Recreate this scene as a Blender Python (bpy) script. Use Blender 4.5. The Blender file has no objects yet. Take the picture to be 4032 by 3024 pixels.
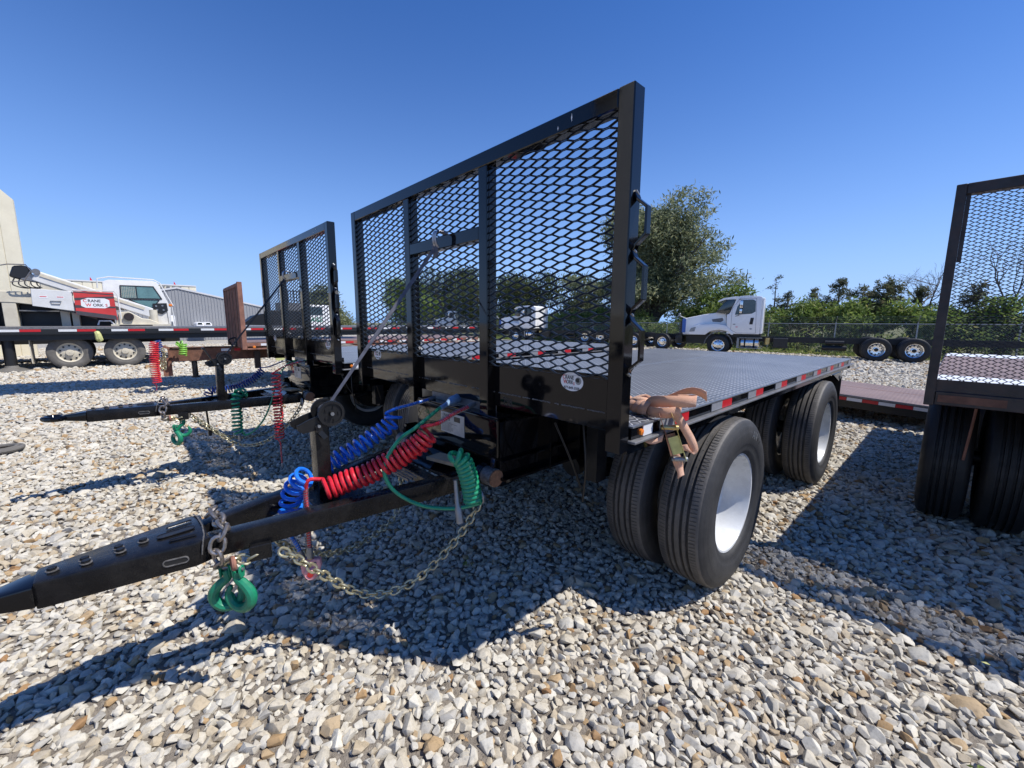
import bpy, bmesh, math, random
import numpy as np
from mathutils import Vector, Matrix, Euler
random.seed(7); rng = np.random.default_rng(7)
S = bpy.context.scene; COL = S.collection
R = math.radians

# ---------------------------------------------------------------- camera, world, sun, exposure
cam = bpy.data.cameras.new('camera'); camo = bpy.data.objects.new('camera', cam); COL.objects.link(camo)
cr = Vector((0.68056018, 0.73267483, 0.00504339)); cu = Vector((-0.11223457, 0.09744433, 0.98889231)); cf = Vector((-0.72404506, 0.67356677, -0.14854818))
M = Matrix((cr, cu, -cf)).transposed().to_4x4(); M.translation = Vector((0.8506, -1.3589, 1.5632)); camo.matrix_world = M
cam.sensor_width = 36; cam.sensor_fit = 'HORIZONTAL'; cam.lens = 36 * 1629.9 / 4032; cam.clip_start = .05; cam.clip_end = 2000
S.camera = camo
SUN = Vector((.55, .40, 1)).normalized()
w = bpy.data.worlds.new('World'); S.world = w; w.use_nodes = True
nt = w.node_tree; bg = nt.nodes['Background']; sky = nt.nodes.new('ShaderNodeTexSky'); sky.sky_type = 'NISHITA'; sky.sun_disc = False
sky.sun_elevation = math.asin(SUN.z); sky.sun_rotation = math.atan2(SUN.x, SUN.y); sky.altitude = 350; sky.air_density = 1.0; sky.dust_density = 0.0; sky.ozone_density = 4.5
hs = nt.nodes.new('ShaderNodeHueSaturation'); hs.inputs['Saturation'].default_value = 1.26; hs.inputs['Value'].default_value = 1.0
nt.links.new(sky.outputs[0], hs.inputs['Color']); tcw = nt.nodes.new('ShaderNodeTexCoord'); sxw = nt.nodes.new('ShaderNodeSeparateXYZ'); nt.links.new(tcw.outputs['Generated'], sxw.inputs[0])
m1 = nt.nodes.new('ShaderNodeMath'); m1.operation = 'SUBTRACT'; m1.inputs[0].default_value = 1.0; m1.use_clamp = True; nt.links.new(sxw.outputs[2], m1.inputs[1])
m2 = nt.nodes.new('ShaderNodeMath'); m2.operation = 'POWER'; m2.inputs[1].default_value = 4.0; nt.links.new(m1.outputs[0], m2.inputs[0])
mxw = nt.nodes.new('ShaderNodeMix'); mxw.data_type = 'RGBA'; nt.links.new(m2.outputs[0], mxw.inputs[0]); tn = nt.nodes.new('ShaderNodeMix'); tn.data_type = 'RGBA'; tn.blend_type = 'MULTIPLY'; tn.inputs[0].default_value = 1; nt.links.new(hs.outputs[0], tn.inputs[6]); tn.inputs[7].default_value = (1.04, .84, 1.06, 1)
nt.links.new(tn.outputs[2], mxw.inputs[6]); mxw.inputs[7].default_value = (2.55, 4.45, 7.9, 1)
nt.links.new(mxw.outputs[2], bg.inputs[0]); bg.inputs[1].default_value = .113
sl = bpy.data.lights.new('sun', 'SUN'); sl.energy = 4.5; sl.angle = R(.5); sl.color = (1, .97, .925)
so = bpy.data.objects.new('sun', sl); COL.objects.link(so); so.rotation_euler = SUN.to_track_quat('Z', 'Y').to_euler()
S.view_settings.view_transform = 'Standard'; S.view_settings.look = 'None'; S.view_settings.gamma = 1; S.view_settings.exposure = .32
try: S.view_settings.use_curve_mapping = False
except Exception: pass

# ---------------------------------------------------------------- materials
class N:
    def __init__(s, name):
        s.m = bpy.data.materials.new(name); s.m.use_nodes = True; s.t = s.m.node_tree; s.b = s.t.nodes['Principled BSDF']; s._c = None
    def n(s, t, **k):
        x = s.t.nodes.new('ShaderNode' + t)
        for a, v in k.items(): setattr(x, a, v)
        return x
    def l(s, a, b): s.t.links.new(a, b)
    def co(s):
        if s._c is None: s._c = s.n('TexCoord').outputs['Object']
        return s._c
    def noise(s, sc, det=3, rough=.5, co=None):
        x = s.n('TexNoise'); x.inputs['Scale'].default_value = sc; x.inputs['Detail'].default_value = det; x.inputs['Roughness'].default_value = rough
        s.l(co or s.co(), x.inputs['Vector']); return x.outputs['Fac']
    def ramp(s, f, stops, ip='LINEAR'):
        x = s.n('ValToRGB'); e = x.color_ramp; e.interpolation = ip
        while len(e.elements) < len(stops): e.elements.new(.5)
        for q, (p, c) in zip(e.elements, stops):
            q.position = p; q.color = (*c, 1) if isinstance(c, (tuple, list)) else (c, c, c, 1)
        s.l(f, x.inputs[0]); return x.outputs[0]
    def math(s, op, a, b=None, c=None):
        x = s.n('Math', operation=op)
        for i, v in enumerate((a, b, c)):
            if v is None: continue
            if isinstance(v, (int, float)): x.inputs[i].default_value = v
            else: s.l(v, x.inputs[i])
        return x.outputs[0]
    def mix(s, f, a, b, mode='MIX'):
        x = s.n('Mix', data_type='RGBA', blend_type=mode)
        for i, v in ((0, f), (6, a), (7, b)):
            if isinstance(v, (int, float)): x.inputs[i].default_value = v
            elif isinstance(v, (tuple, list)): x.inputs[i].default_value = (*v, 1)
            else: s.l(v, x.inputs[i])
        return x.outputs[2]
    def bump(s, h, st=.3, d=.01, nrm=None):
        x = s.n('Bump'); x.inputs['Strength'].default_value = st; x.inputs['Distance'].default_value = d; s.l(h, x.inputs['Height'])
        if nrm: s.l(nrm, x.inputs['Normal'])
        s.l(x.outputs[0], s.b.inputs['Normal']); return x.outputs[0]
    def set(s, **k):
        for a, v in k.items():
            i = s.b.inputs[{'col': 'Base Color', 'rough': 'Roughness', 'metal': 'Metallic', 'coat': 'Coat Weight', 'cr': 'Coat Roughness', 'spec': 'Specular IOR Level', 'trans': 'Transmission Weight', 'alpha': 'Alpha', 'sheen': 'Sheen Weight'}[a]]
            if isinstance(v, (int, float)): i.default_value = v
            elif isinstance(v, (tuple, list)): i.default_value = (*v, 1)
            else: s.l(v, i)
        return s

def simple(name, col, rough=.5, metal=0, vary=.25, sc=6, bump=0, bsc=60, coat=0, dirt=0, dcol=(.30, .26, .2), spec=.5):
    q = N(name); f = q.noise(sc, 4, .6)
    dark = tuple(c * (1 - vary) for c in col); lite = tuple(min(1, c * (1 + vary * .6)) for c in col)
    c = q.ramp(f, [(.3, dark), (.7, lite)])
    if dirt:
        d = q.ramp(q.noise(sc * 1.7, 6, .7), [(.5 - dirt * .25, 0.), (.9 - dirt * .2, min(1., dirt))])
        c = q.mix(d, c, dcol)
    q.set(col=c, metal=metal, coat=coat, spec=spec, cr=.08)
    r = q.ramp(q.noise(sc * 3, 3), [(.3, max(.02, rough - .08)), (.75, min(1, rough + .12))]); q.set(rough=r)
    if bump: q.bump(q.noise(bsc, 3), bump, .004)
    return q.m
MT = {}
# glossy black enamel with dust film and faint runs
q = N('black_enamel'); dust = q.ramp(q.noise(9, 6, .65), [(.5, 0.), (.85, .03)])
q.set(col=q.mix(dust, (.003, .0032, .0042), (.14, .12, .10)), rough=q.ramp(q.noise(22, 4), [(.3, .035), (.8, .10)]), spec=.5); q.bump(q.noise(9, 2), .05, .003); MT['black'] = q.m
q = N('black_tongue_paint'); dust = q.ramp(q.noise(14, 7, .7), [(.42, .0), (.85, .12)])
q.set(col=q.mix(dust, (.006, .006, .0068), (.13, .12, .11)), rough=q.ramp(q.noise(30, 4), [(.3, .18), (.8, .36)]), spec=.3); q.bump(q.noise(60, 3), .15, .003); MT['tongue'] = q.m
MT['blackmat'] = simple('black_satin_steel', (.006, .006, .0065), .45, 0, .3, 8, .1)
MT['meshblk'] = simple('black_mesh_paint', (.006, .006, .0065), .33, 0, .3, 20)
# raised lug tread plate
def treadplate(name, base, lug, pitch=.030, rough=.42, rust=0):
    q = N(name); sx = q.n('SeparateXYZ'); q.l(q.co(), sx.inputs[0])
    xs = q.math('MULTIPLY', sx.outputs[0], 1 / pitch); ys = q.math('MULTIPLY', sx.outputs[1], 1 / pitch)
    fx = q.math('FLOOR', xs); fy = q.math('FLOOR', ys); par = q.math('FLOORED_MODULO', q.math('ADD', fx, fy), 2.)
    u = q.math('SUBTRACT', q.math('SUBTRACT', xs, fx), .5); v = q.math('SUBTRACT', q.math('SUBTRACT', ys, fy), .5)
    a = q.math('ADD', u, v); b = q.math('SUBTRACT', u, v)
    A = q.math('ADD', q.math('MULTIPLY', a, par), q.math('MULTIPLY', b, q.math('SUBTRACT', 1., par)))
    B = q.math('ADD', q.math('MULTIPLY', b, par), q.math('MULTIPLY', a, q.math('SUBTRACT', 1., par)))
    h = q.math('SUBTRACT', 1., q.math('ADD', q.math('POWER', q.math('DIVIDE', A, .82), 2.), q.math('POWER', q.math('DIVIDE', B, .26), 2.)))
    h = q.math('MAXIMUM', h, 0.)
    big = q.ramp(q.noise(1.3, 5, .65), [(.35, .75), (.7, 1.15)])
    c = q.mix(q.math('MINIMUM', q.math('MULTIPLY', h, 2.), 1.), base, lug); c = q.mix(1., c, big, 'MULTIPLY')
    if rust: c = q.mix(q.ramp(q.noise(2.5, 6, .7), [(.4, 0.), (.65, rust)]), c, (.20, .10, .07))
    q.set(col=c, rough=rough, metal=0.0); q.bump(h, .8, .004); return q.m
MT['deck'] = treadplate('deck_treadplate', (.085, .088, .093), (.46, .46, .47), .031, .36)
MT['deckbrown'] = treadplate('rust_treadplate', (.20, .135, .12), (.27, .19, .165), .05, .6)
# rubber
def rubber(name, tread):
    q = N(name); d = q.ramp(q.noise(7, 7, .75), [(.35, .0), (.8, .55 if tread else .3)])
    q.set(col=q.mix(d, (.06, .056, .052) if tread else (.022, .022, .023), (.24, .21, .18) if tread else (.12, .115, .11)), rough=.62)
    q.bump(q.noise(55, 5, .7), .35, .004); return q.m
MT['tread'] = rubber('tyre_tread_rubber', True); MT['side'] = rubber('tyre_sidewall_rubber', False)
MT['tyredark'] = simple('tyre_dark_rubber', (.013, .013, .013), .6, 0, .3, 6, .2)
MT['tyredust'] = simple('tyre_dusty_rubber', (.14, .13, .115), .8, 0, .3, 5, .3)
MT['white'] = simple('white_wheel_paint', (.62, .63, .63), .28, 0, .10, 7, coat=.3, dirt=.18, dcol=(.38, .34, .28))
MT['cabwhite'] = simple('white_cab_paint', (.88, .87, .85), .2, 0, .03, 2, coat=.5)
MT['cream'] = simple('cream_crane_paint', (.64, .58, .45), .45, 0, .12, 3, dirt=.35, dcol=(.35, .28, .19))
MT['creamwall'] = simple('cream_wall_paint', (.80, .73, .55), .6, 0, .08, 1, dirt=.3, dcol=(.45, .38, .26))
MT['cranewhite'] = simple('crane_white_paint', (.70, .69, .66), .35, 0, .08, 3, dirt=.25, dcol=(.4, .36, .3))
MT['chrome'] = simple('polished_alloy', (.78, .78, .78), .12, 1, .1, 5)
MT['alu'] = simple('dull_aluminium', (.30, .31, .32), .42, .7, .2, 9, .1)
MT['railgrey'] = simple('worn_grey_rail', (.16, .16, .165), .4, .2, .3, 14, dirt=.3, dcol=(.4, .38, .35))
MT['zinc'] = simple('yellow_zinc_chain', (.50, .455, .30), .38, .8, .2, 30)
MT['steelgrey'] = simple('galvanised_chain', (.36, .33, .30), .38, .85, .3, 40, dirt=.4, dcol=(.22, .12, .07))
MT['blue'] = simple('blue_hose', (.015, .17, .72), .25, 0, .12, 20, coat=.2)
MT['red'] = simple('red_hose', (.62, .022, .035), .28, 0, .12, 20, coat=.2)
MT['darkblue'] = simple('navy_hose', (.01, .04, .22), .35, 0, .2, 20)
MT['green'] = simple('green_hose', (.012, .24, .12), .35, 0, .12, 20, coat=.1)
MT['lime'] = simple('lime_hose', (.22, .5, .06), .4, 0, .2, 20)
MT['hook'] = simple('green_hook_paint', (.010, .22, .11), .42, 0, .25, 22, .12, dirt=.2, dcol=(.03, .06, .05))
MT['gladred'] = simple('pink_gladhand', (.78, .36, .38), .5, 0, .2, 30)
MT['springwire'] = simple('spring_wire', (.35, .36, .40), .3, .9, .1, 30)
MT['plugblue'] = simple('pale_blue_plug', (.22, .34, .50), .45, 0, .25, 25)
MT['rust'] = simple('rusty_steel', (.19, .085, .05), .8, 0, .55, 7, .5, 40, dirt=.5, dcol=(.06, .035, .03))
MT['rustlight'] = simple('light_rust_steel', (.26, .12, .08), .8, 0, .4, 6, .4, 40)
MT['rustcap'] = simple('rusted_pin_face', (.22, .11, .06), .75, .1, .35, 60, .5, 90)
MT['rustdark'] = simple('dark_weathered_steel', (.022, .017, .016), .45, 0, .6, 8, .3, 50, dirt=.35, dcol=(.11, .045, .03))
MT['tan'] = simple('tan_ground_reflection', (.42, .32, .20), .7, 0, .2, 12, .2)  # tan of mirrored gravel put into a plain colour
MT['tape_white'] = simple('reflective_white_tape', (.70, .70, .70), .35, 0, .06, 30)
MT['tape_red'] = simple('reflective_red_tape', (.50, .015, .02), .35, 0, .1, 30)
MT['tape_grey'] = simple('grey_reflective_tape', (.24, .245, .26), .35, 0, .1, 30)  # white tape painted grey for its weak retro-reflection seen from the side
MT['amber'] = simple('amber_lens', (.75, .2, .02), .2, 0, .1, 30)
MT['sticker'] = simple('white_sticker', (.80, .80, .80), .35, 0, .03, 10)
MT['ink'] = simple('black_ink', (.015, .015, .015), .4, 0, .1, 10)
MT['inkred'] = simple('red_ink', (.6, .03, .03), .4, 0, .1, 10)
MT['placard'] = simple('paper_placard', (.52, .48, .42), .35, 0, .2, 18, dirt=.3, dcol=(.25, .25, .28))
MT['chalk'] = simple('chalk_mark', (.55, .53, .5), .9, 0, .3, 60)
MT['weld'] = simple('chipped_weld', (.16, .15, .14), .5, .3, .6, 60)
MT['glass'] = simple('dark_cab_glass', (.02, .035, .035), .06, 0, .2, 2, coat=1)
MT['glassgreen'] = simple('green_tinted_glass', (.10, .20, .19), .08, 0, .3, 2.5, coat=1)
MT['blueprotect'] = simple('blue_film', (.05, .14, .45), .4, 0, .1, 10)
MT['signred'] = simple('red_banner', (.60, .05, .045), .4, 0, .15, 2)
MT['bannerdark'] = simple('dark_banner', (.07, .06, .065), .4, 0, .2, 4)
MT['yellow'] = simple('pale_yellow_strap', (.55, .55, .22), .7, 0, .2, 20)
MT['fencewire'] = simple('fence_galvanised', (.36, .37, .37), .45, .6, .15, 10)
MT['greybld'] = simple('grey_siding', (.29, .295, .305), .55, 0, .06, .5)
MT['greytrim'] = simple('white_roof_trim', (.6, .6, .6), .5, 0, .05, 1)
MT['brass'] = simple('brass_fitting', (.55, .42, .18), .35, .8, .2, 20)
# orange webbing
q = N('orange_webbing'); wv = q.n('TexWave', wave_type='BANDS', bands_direction='X'); wv.inputs['Scale'].default_value = 60; wv.inputs['Distortion'].default_value = .6
uvn = q.n('UVMap'); q.l(uvn.outputs[0], wv.inputs['Vector'])
q.set(col=q.mix(q.ramp(q.noise(12, 5), [(.3, 0.), (.8, .8)]), (.80, .43, .26), (.60, .28, .15)), rough=.75, sheen=.3); q.bump(wv.outputs['Fac'], .5, .002); MT['webbing'] = q.m
q = N('gunmetal_strap'); q.set(col=q.ramp(q.noise(30, 3), [(.3, (.07, .07, .085)), (.7, (.13, .13, .15))]), rough=.6); MT['strap'] = q.m

# ---------------------------------------------------------------- mesh helpers
class MB:
    def __init__(s): s.v = []; s.f = []
    def add(s, v, f):
        o = len(s.v); s.v += [tuple(x) for x in v]; s.f += [tuple(i + o for i in a) for a in f]; return s
    def box(s, x0, x1, y0, y1, z0, z1, m=None):
        v = [(x0, y0, z0), (x1, y0, z0), (x1, y1, z0), (x0, y1, z0), (x0, y0, z1), (x1, y0, z1), (x1, y1, z1), (x0, y1, z1)]
        if m is not None: v = [m @ Vector(a) for a in v]
        return s.add(v, [(3, 2, 1, 0), (4, 5, 6, 7), (0, 1, 5, 4), (1, 2, 6, 5), (2, 3, 7, 6), (3, 0, 4, 7)])
    def beam(s, a, b, wd, h, up=(0, 0, 1), oa=0, ob=0):
        a = Vector(a); b = Vector(b); d = (b - a).normalized(); sd = d.cross(Vector(up)).normalized(); u = sd.cross(d)
        a = a - d * oa; b = b + d * ob
        v = [p + sd * sx * wd / 2 + u * sz * h / 2 for p in (a, b) for sx, sz in ((-1, -1), (1, -1), (1, 1), (-1, 1))]
        return s.add(v, [(0, 1, 2, 3), (7, 6, 5, 4), (0, 4, 5, 1), (1, 5, 6, 2), (2, 6, 7, 3), (3, 7, 4, 0)])
    def prism(s, poly, axis, d0, d1):
        def P(p, d):
            if axis == 'x': return (d, p[0], p[1])
            if axis == 'y': return (p[0], d, p[1])
            return (p[0], p[1], d)
        n = len(poly); v = [P(p, d0) for p in poly] + [P(p, d1) for p in poly]
        return s.add(v, [tuple(range(n)), tuple(range(2 * n - 1, n - 1, -1))] + [(i, i + n, (i + 1) % n + n, (i + 1) % n) for i in range(n)])
    def tube(s, pts, r, n=8, closed=False, cap=True):
        P = [Vector(p) for p in pts]; m = len(P)
        T = []
        for i in range(m):
            a = P[(i - 1) % m] if (closed or i > 0) else P[i]; b = P[(i + 1) % m] if (closed or i < m - 1) else P[i]
            t = (b - a); T.append(t.normalized() if t.length > 1e-9 else Vector((0, 0, 1)))
        u = T[0].orthogonal().normalized(); V = []
        for i in range(m):
            u = (u - T[i] * u.dot(T[i])); u = u.normalized() if u.length > 1e-6 else T[i].orthogonal().normalized(); w_ = T[i].cross(u)
            rr = r[i] if isinstance(r, (list, tuple)) else r
            V += [P[i] + (u * math.cos(2 * math.pi * k / n) + w_ * math.sin(2 * math.pi * k / n)) * rr for k in range(n)]
        F = []
        for i in range(m if closed else m - 1):
            j = (i + 1) % m
            for k in range(n): F.append((i * n + k, i * n + (k + 1) % n, j * n + (k + 1) % n, j * n + k))
        if cap and not closed: F += [tuple(range(n - 1, -1, -1)), tuple((m - 1) * n + k for k in range(n))]
        return s.add(V, F)
    def lathe(s, prof, c=(0, 0, 0), axis='x', n=32):
        # prof: (offset along axis, radius)
        V = []; F = []; m = len(prof)
        for k in range(n):
            a = 2 * math.pi * k / n; ca, sa = math.cos(a), math.sin(a)
            for d, r_ in prof:
                if axis == 'x': p = (c[0] + d, c[1] + r_ * ca, c[2] + r_ * sa)
                elif axis == 'y': p = (c[0] + r_ * ca, c[1] + d, c[2] + r_ * sa)
                else: p = (c[0] + r_ * ca, c[1] + r_ * sa, c[2] + d)
                V.append(p)
        for k in range(n):
            for i in range(m - 1):
                a, b = k * m + i, ((k + 1) % n) * m + i; F.append((a, b, b + 1, a + 1))
        return s.add(V, F)
    def cyl(s, a, b, r, n=14): return s.tube([a, b], r, n)
    def strip(s, pts, nrm, wd):   # flat ribbon of given half-widths
        V = []
        for p, d in zip(pts, nrm):
            p = Vector(p); d = Vector(d); V += [p - d * wd / 2, p + d * wd / 2]
        return s.add(V, [(2 * i, 2 * i + 1, 2 * i + 3, 2 * i + 2) for i in range(len(pts) - 1)])
    def mesh(s, name, mat, bevel=0, smooth=False, seg=1, angle=35):
        me = bpy.data.meshes.new(name); me.from_pydata(s.v, [], s.f)
        bm = bmesh.new(); bm.from_mesh(me)
        bmesh.ops.recalc_face_normals(bm, faces=bm.faces)
        if bevel:
            ed = [e for e in bm.edges if len(e.link_faces) == 2 and e.calc_face_angle(0) > R(30)]
            bmesh.ops.bevel(bm, geom=ed, offset=bevel, segments=seg, affect='EDGES', profile=.6, clamp_overlap=True)
        if smooth:
            for f in bm.faces: f.smooth = True
            for e in bm.edges:
                if len(e.link_faces) == 2 and e.calc_face_angle(0) > R(angle): e.smooth = False
        bm.to_mesh(me); bm.free(); me.materials.append(mat); return me
def obj(name, me, parent=None, loc=None):
    o = bpy.data.objects.new(name, me); COL.objects.link(o)
    if parent is not None: o.parent = parent
    if loc is not None: o.location = loc
    return o
def part(name, mb, mat, parent=None, bevel=0, smooth=False, label=None, loc=None, seg=1):
    o = obj(name, mb.mesh(name, MT[mat] if isinstance(mat, str) else mat, bevel, smooth, seg), parent, loc)
    if label: o['label'] = label
    return o
def tag(o, label, cat, group=None):
    o['label'] = label; o['category'] = cat
    if group: o['group'] = group
    return o
def thing(name, label, cat, loc=(0, 0, 0), rz=0, group=None):
    o = bpy.data.objects.new(name, None); COL.objects.link(o); o.location = loc; o.rotation_euler = (0, 0, rz); o.empty_display_size = .1
    return tag(o, label, cat, group)
def kids(o): return [c for c in bpy.data.objects if c.parent == o]
def copy_tree(o, parent=None):
    c = o.copy(); COL.objects.link(c); c.parent = parent
    for ch in CH.get(o.name) or kids(o): copy_tree(ch, c)
    return c
CH = {}
def text(name, s, size, mat, parent, loc, rot, depth=.0008, sx=1, shear=0, align='CENTER'):
    cu_ = bpy.data.curves.new(name, 'FONT'); cu_.body = s; cu_.size = size; cu_.extrude = depth; cu_.align_x = align; cu_.align_y = 'CENTER'; cu_.shear = shear; cu_.resolution_u = 3; cu_.offset = size * .018
    t = bpy.data.objects.new(name, cu_); me = bpy.data.meshes.new_from_object(t); bpy.data.objects.remove(t); bpy.data.curves.remove(cu_)
    me.materials.append(MT[mat]); o = obj(name, me, parent, loc); o.rotation_euler = rot; o.scale = (sx, 1, 1); return o
def spline(pts, n=8):   # catmull-rom
    P = [Vector(p) for p in pts]; P = [P[0] * 2 - P[1]] + P + [P[-1] * 2 - P[-2]]; out = []
    for i in range(1, len(P) - 2):
        for k in range(n):
            t = k / n; a, b, c, d = P[i - 1:i + 3]
            out.append(.5 * ((2 * b) + (c - a) * t + (2 * a - 5 * b + 4 * c - d) * t * t + (3 * b - a - 3 * c + d) * t ** 3))
    out.append(P[-2]); return out
def coil(mb, path, rad, turns, r, n=8, per=14, ease=None):
    P = spline(path, 10); L = [0]
    for a, b in zip(P, P[1:]): L.append(L[-1] + (b - a).length)
    T = L[-1]; N_ = int(turns * per); u = (P[1] - P[0]).orthogonal().normalized(); pts = []
    for k in range(N_ + 1):
        t = k / N_; tt = ease(t) if ease else t; d = tt * T; i = max(j for j in range(len(L)) if L[j] <= d + 1e-9); i = min(i, len(P) - 2)
        f = (d - L[i]) / max(1e-9, L[i + 1] - L[i]); p = P[i].lerp(P[i + 1], f); tg = (P[i + 1] - P[i]).normalized()
        u = (u - tg * u.dot(tg)).normalized(); v = tg.cross(u); a = 2 * math.pi * turns * t
        rr = rad * (1 + .06 * math.sin(k * .37) )
        pts.append(p + (u * math.cos(a) + v * math.sin(a)) * rr)
    mb.tube(pts, r, n); return pts

# ---------------------------------------------------------------- ground
q = N('gravel_bed'); v1 = q.n('TexVoronoi'); v1.inputs['Scale'].default_value = 17; q.l(q.co(), v1.inputs['Vector'])
vd = q.n('TexVoronoi', feature='DISTANCE_TO_EDGE'); vd.inputs['Scale'].default_value = 17; q.l(q.co(), vd.inputs['Vector'])
sc = q.n('SeparateColor'); q.l(v1.outputs['Color'], sc.inputs[0])
c = q.ramp(sc.outputs[0], [(0, (.34, .28, .19)), (.15, (.42, .38, .31)), (.6, (.50, .47, .41)), (1, (.58, .56, .51))])
e = q.ramp(vd.outputs['Distance'], [(0, .25), (.12, 1.)]); c = q.mix(1., c, e, 'MULTIPLY')
c = q.mix(q.ramp(q.noise(.25, 4), [(.35, 0.), (.7, .35)]), c, (.40, .36, .29)); q.set(col=c, rough=.95); q.bump(vd.outputs['Distance'], .8, .05); MT['bed'] = q.m
q = N('dry_grass'); q.set(col=q.ramp(q.noise(6, 6, .7), [(.3, (.05, .07, .02)), (.5, (.12, .12, .045)), (.75, (.22, .19, .09))]), rough=1.); q.bump(q.noise(90, 4), .8, .03); MT['grass'] = q.m
g = part('gravel_ground', MB().add([(-400, -200, -.012), (300, -200, -.012), (300, 400, -.012), (-400, 400, -.012)], [(0, 1, 2, 3)]), 'bed'); g['kind'] = 'structure'
g = part('grass_verge', MB().add([(-300, 23.0, -.006), (-7, 23.5, -.006), (-3, 23.6, -.006), (200, 23.8, -.006), (200, 390, -.006), (-300, 390, -.006)], [(0, 1, 2, 3, 4, 5)]), 'grass'); g['kind'] = 'structure'

q = N('gap_shade_grit'); q.set(col=q.ramp(q.noise(40, 5, .7), [(.3, (.12, .10, .08)), (.7, (.30, .26, .21))]), rough=1.); q.bump(q.noise(160, 3), .8, .01); MT['gap_shade'] = q.m  # grit colour darkened to stand for the shade between stones
g = part('gap_shade_subbase', MB().add([(.85 + 30 * math.cos(R(k * 6)), -1.36 + min(24.7, 30 * math.sin(R(k * 6))), -.008) for k in range(60)], [tuple(range(60))]), 'gap_shade'); g['kind'] = 'structure'  # darkened sheet under the near stones, paints shade into their gaps
# stones: convex hull chips scattered by geometry nodes
q = N('limestone'); at = q.n('Attribute', attribute_name='tone', attribute_type='INSTANCER')
c = q.ramp(at.outputs['Fac'], [(0, (.30, .17, .08)), (.03, (.40, .27, .14)), (.09, (.43, .35, .24)), (.22, (.47, .42, .33)), (.5, (.53, .485, .40)), (.8, (.61, .57, .48)), (.93, (.47, .44, .38)), (1, (.38, .355, .31))])
gn = q.n('NewGeometry').outputs['Position']
c = q.mix(1., c, q.ramp(q.noise(55, 6, .7, gn), [(.25, .62), (.5, .97), (.8, 1.10)]), 'MULTIPLY')
c = q.mix(q.ramp(q.noise(16, 5, .7, gn), [(.62, 0.), (.8, .55)]), c, (.36, .25, .13))
q.set(col=c, rough=.9, spec=.25); q.bump(q.noise(150, 4, .7, gn), .35, .003); MT['stone'] = q.m
stc = bpy.data.collections.new('stone_shapes')
for k in range(14):
    bm = bmesh.new(); ax = (1, random.uniform(.66, .95), random.uniform(.5, .8))
    for i in range(random.randint(11, 17)):
        d = Vector((random.gauss(0, 1), random.gauss(0, 1), random.gauss(0, 1))).normalized() * random.uniform(.86, 1.05)
        bm.verts.new((d.x * ax[0], d.y * ax[1], d.z * ax[2]))
    res = bmesh.ops.convex_hull(bm, input=bm.verts); bmesh.ops.delete(bm, geom=list({e for e in res['geom_interior'] + res['geom_unused'] if isinstance(e, bmesh.types.BMVert)}), context='VERTS')
    bmesh.ops.dissolve_limit(bm, angle_limit=R(9), verts=bm.verts, edges=bm.edges)
    bmesh.ops.bevel(bm, geom=list(bm.edges), offset=.04, segments=2 if k < 7 else 1, affect='EDGES', profile=.55, clamp_overlap=True)
    for f in bm.faces: f.smooth = True
    for e in bm.edges:
        if len(e.link_faces) == 2 and e.calc_face_angle(0) > R(22): e.smooth = False
    me = bpy.data.meshes.new('stone_shape'); bm.to_mesh(me); bm.free(); me.materials.append(MT['stone'])
    stc.objects.link(bpy.data.objects.new('stone_shape', me))
def field():
    P = []; Rr = []; Sc = []; C0 = np.array([.85, -1.36]); fwd = math.atan2(.6736, -.724)
    for r0, r1, s, rad, z0 in ((0, 3.8, .0315, .0238, -.006), (3.8, 8, .039, .0285, -.004), (8, 17, .056, .037, -.003), (17, 34, .105, .060, -.002)):
        n = int(2 * r1 / s); gx, gy = np.meshgrid(np.arange(n) * s - r1, np.arange(n) * s - r1); gx = gx.ravel(); gy = gy.ravel()
        gx = gx + rng.uniform(-.5, .5, gx.size) * s; gy = gy + rng.uniform(-.5, .5, gy.size) * s
        d = np.hypot(gx, gy); a = np.abs((np.arctan2(gy, gx) - fwd + math.pi) % (2 * math.pi) - math.pi)
        ok = (d >= r0) & (d < r1) & ((a < R(64)) | (d < 1.2)) & (gy - 1.36 < 23.6)
        gx = gx[ok] + C0[0]; gy = gy[ok] + C0[1]; m = gx.size
        sz = rad * np.exp(rng.normal(0, .29, m)) * np.where(rng.random(m) < .05, 1.35, 1)
        zz = z0 + rng.uniform(-.008, .010, m) + sz * .10
        P.append(np.stack([gx, gy, zz], 1)); Sc.append(np.stack([sz * rng.uniform(.85, 1.15, m), sz * rng.uniform(.8, 1.1, m), sz * rng.uniform(.8, 1.15, m)], 1))
        Rr.append(np.stack([rng.normal(0, .24, m), rng.normal(0, .24, m), rng.uniform(0, 6.283, m)], 1))
    return np.concatenate(P), np.concatenate(Rr), np.concatenate(Sc)
P, Rr, Sc = field(); m = len(P)
me = bpy.data.meshes.new('gravel_stones'); me.vertices.add(m); me.vertices.foreach_set('co', P.ravel().astype(np.float32))
for nm, ty, dat, key in (('rot', 'FLOAT_VECTOR', Rr, 'vector'), ('scl', 'FLOAT_VECTOR', Sc, 'vector'), ('tone', 'FLOAT', rng.random(m), 'value'), ('pick', 'INT', rng.integers(0, 14, m), 'value')):
    a = me.attributes.new(nm, ty, 'POINT'); a.data.foreach_set(key, np.ascontiguousarray(dat).ravel())
me.materials.append(MT['stone']); gs = obj('gravel_stones', me); gs['kind'] = 'stuff'; gs['label'] = 'pale crushed limestone gravel covering the whole yard'
ng = bpy.data.node_groups.new('scatter_stones', 'GeometryNodeTree'); ng.interface.new_socket('Geometry', in_out='INPUT', socket_type='NodeSocketGeometry'); ng.interface.new_socket('Geometry', in_out='OUTPUT', socket_type='NodeSocketGeometry')
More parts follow.
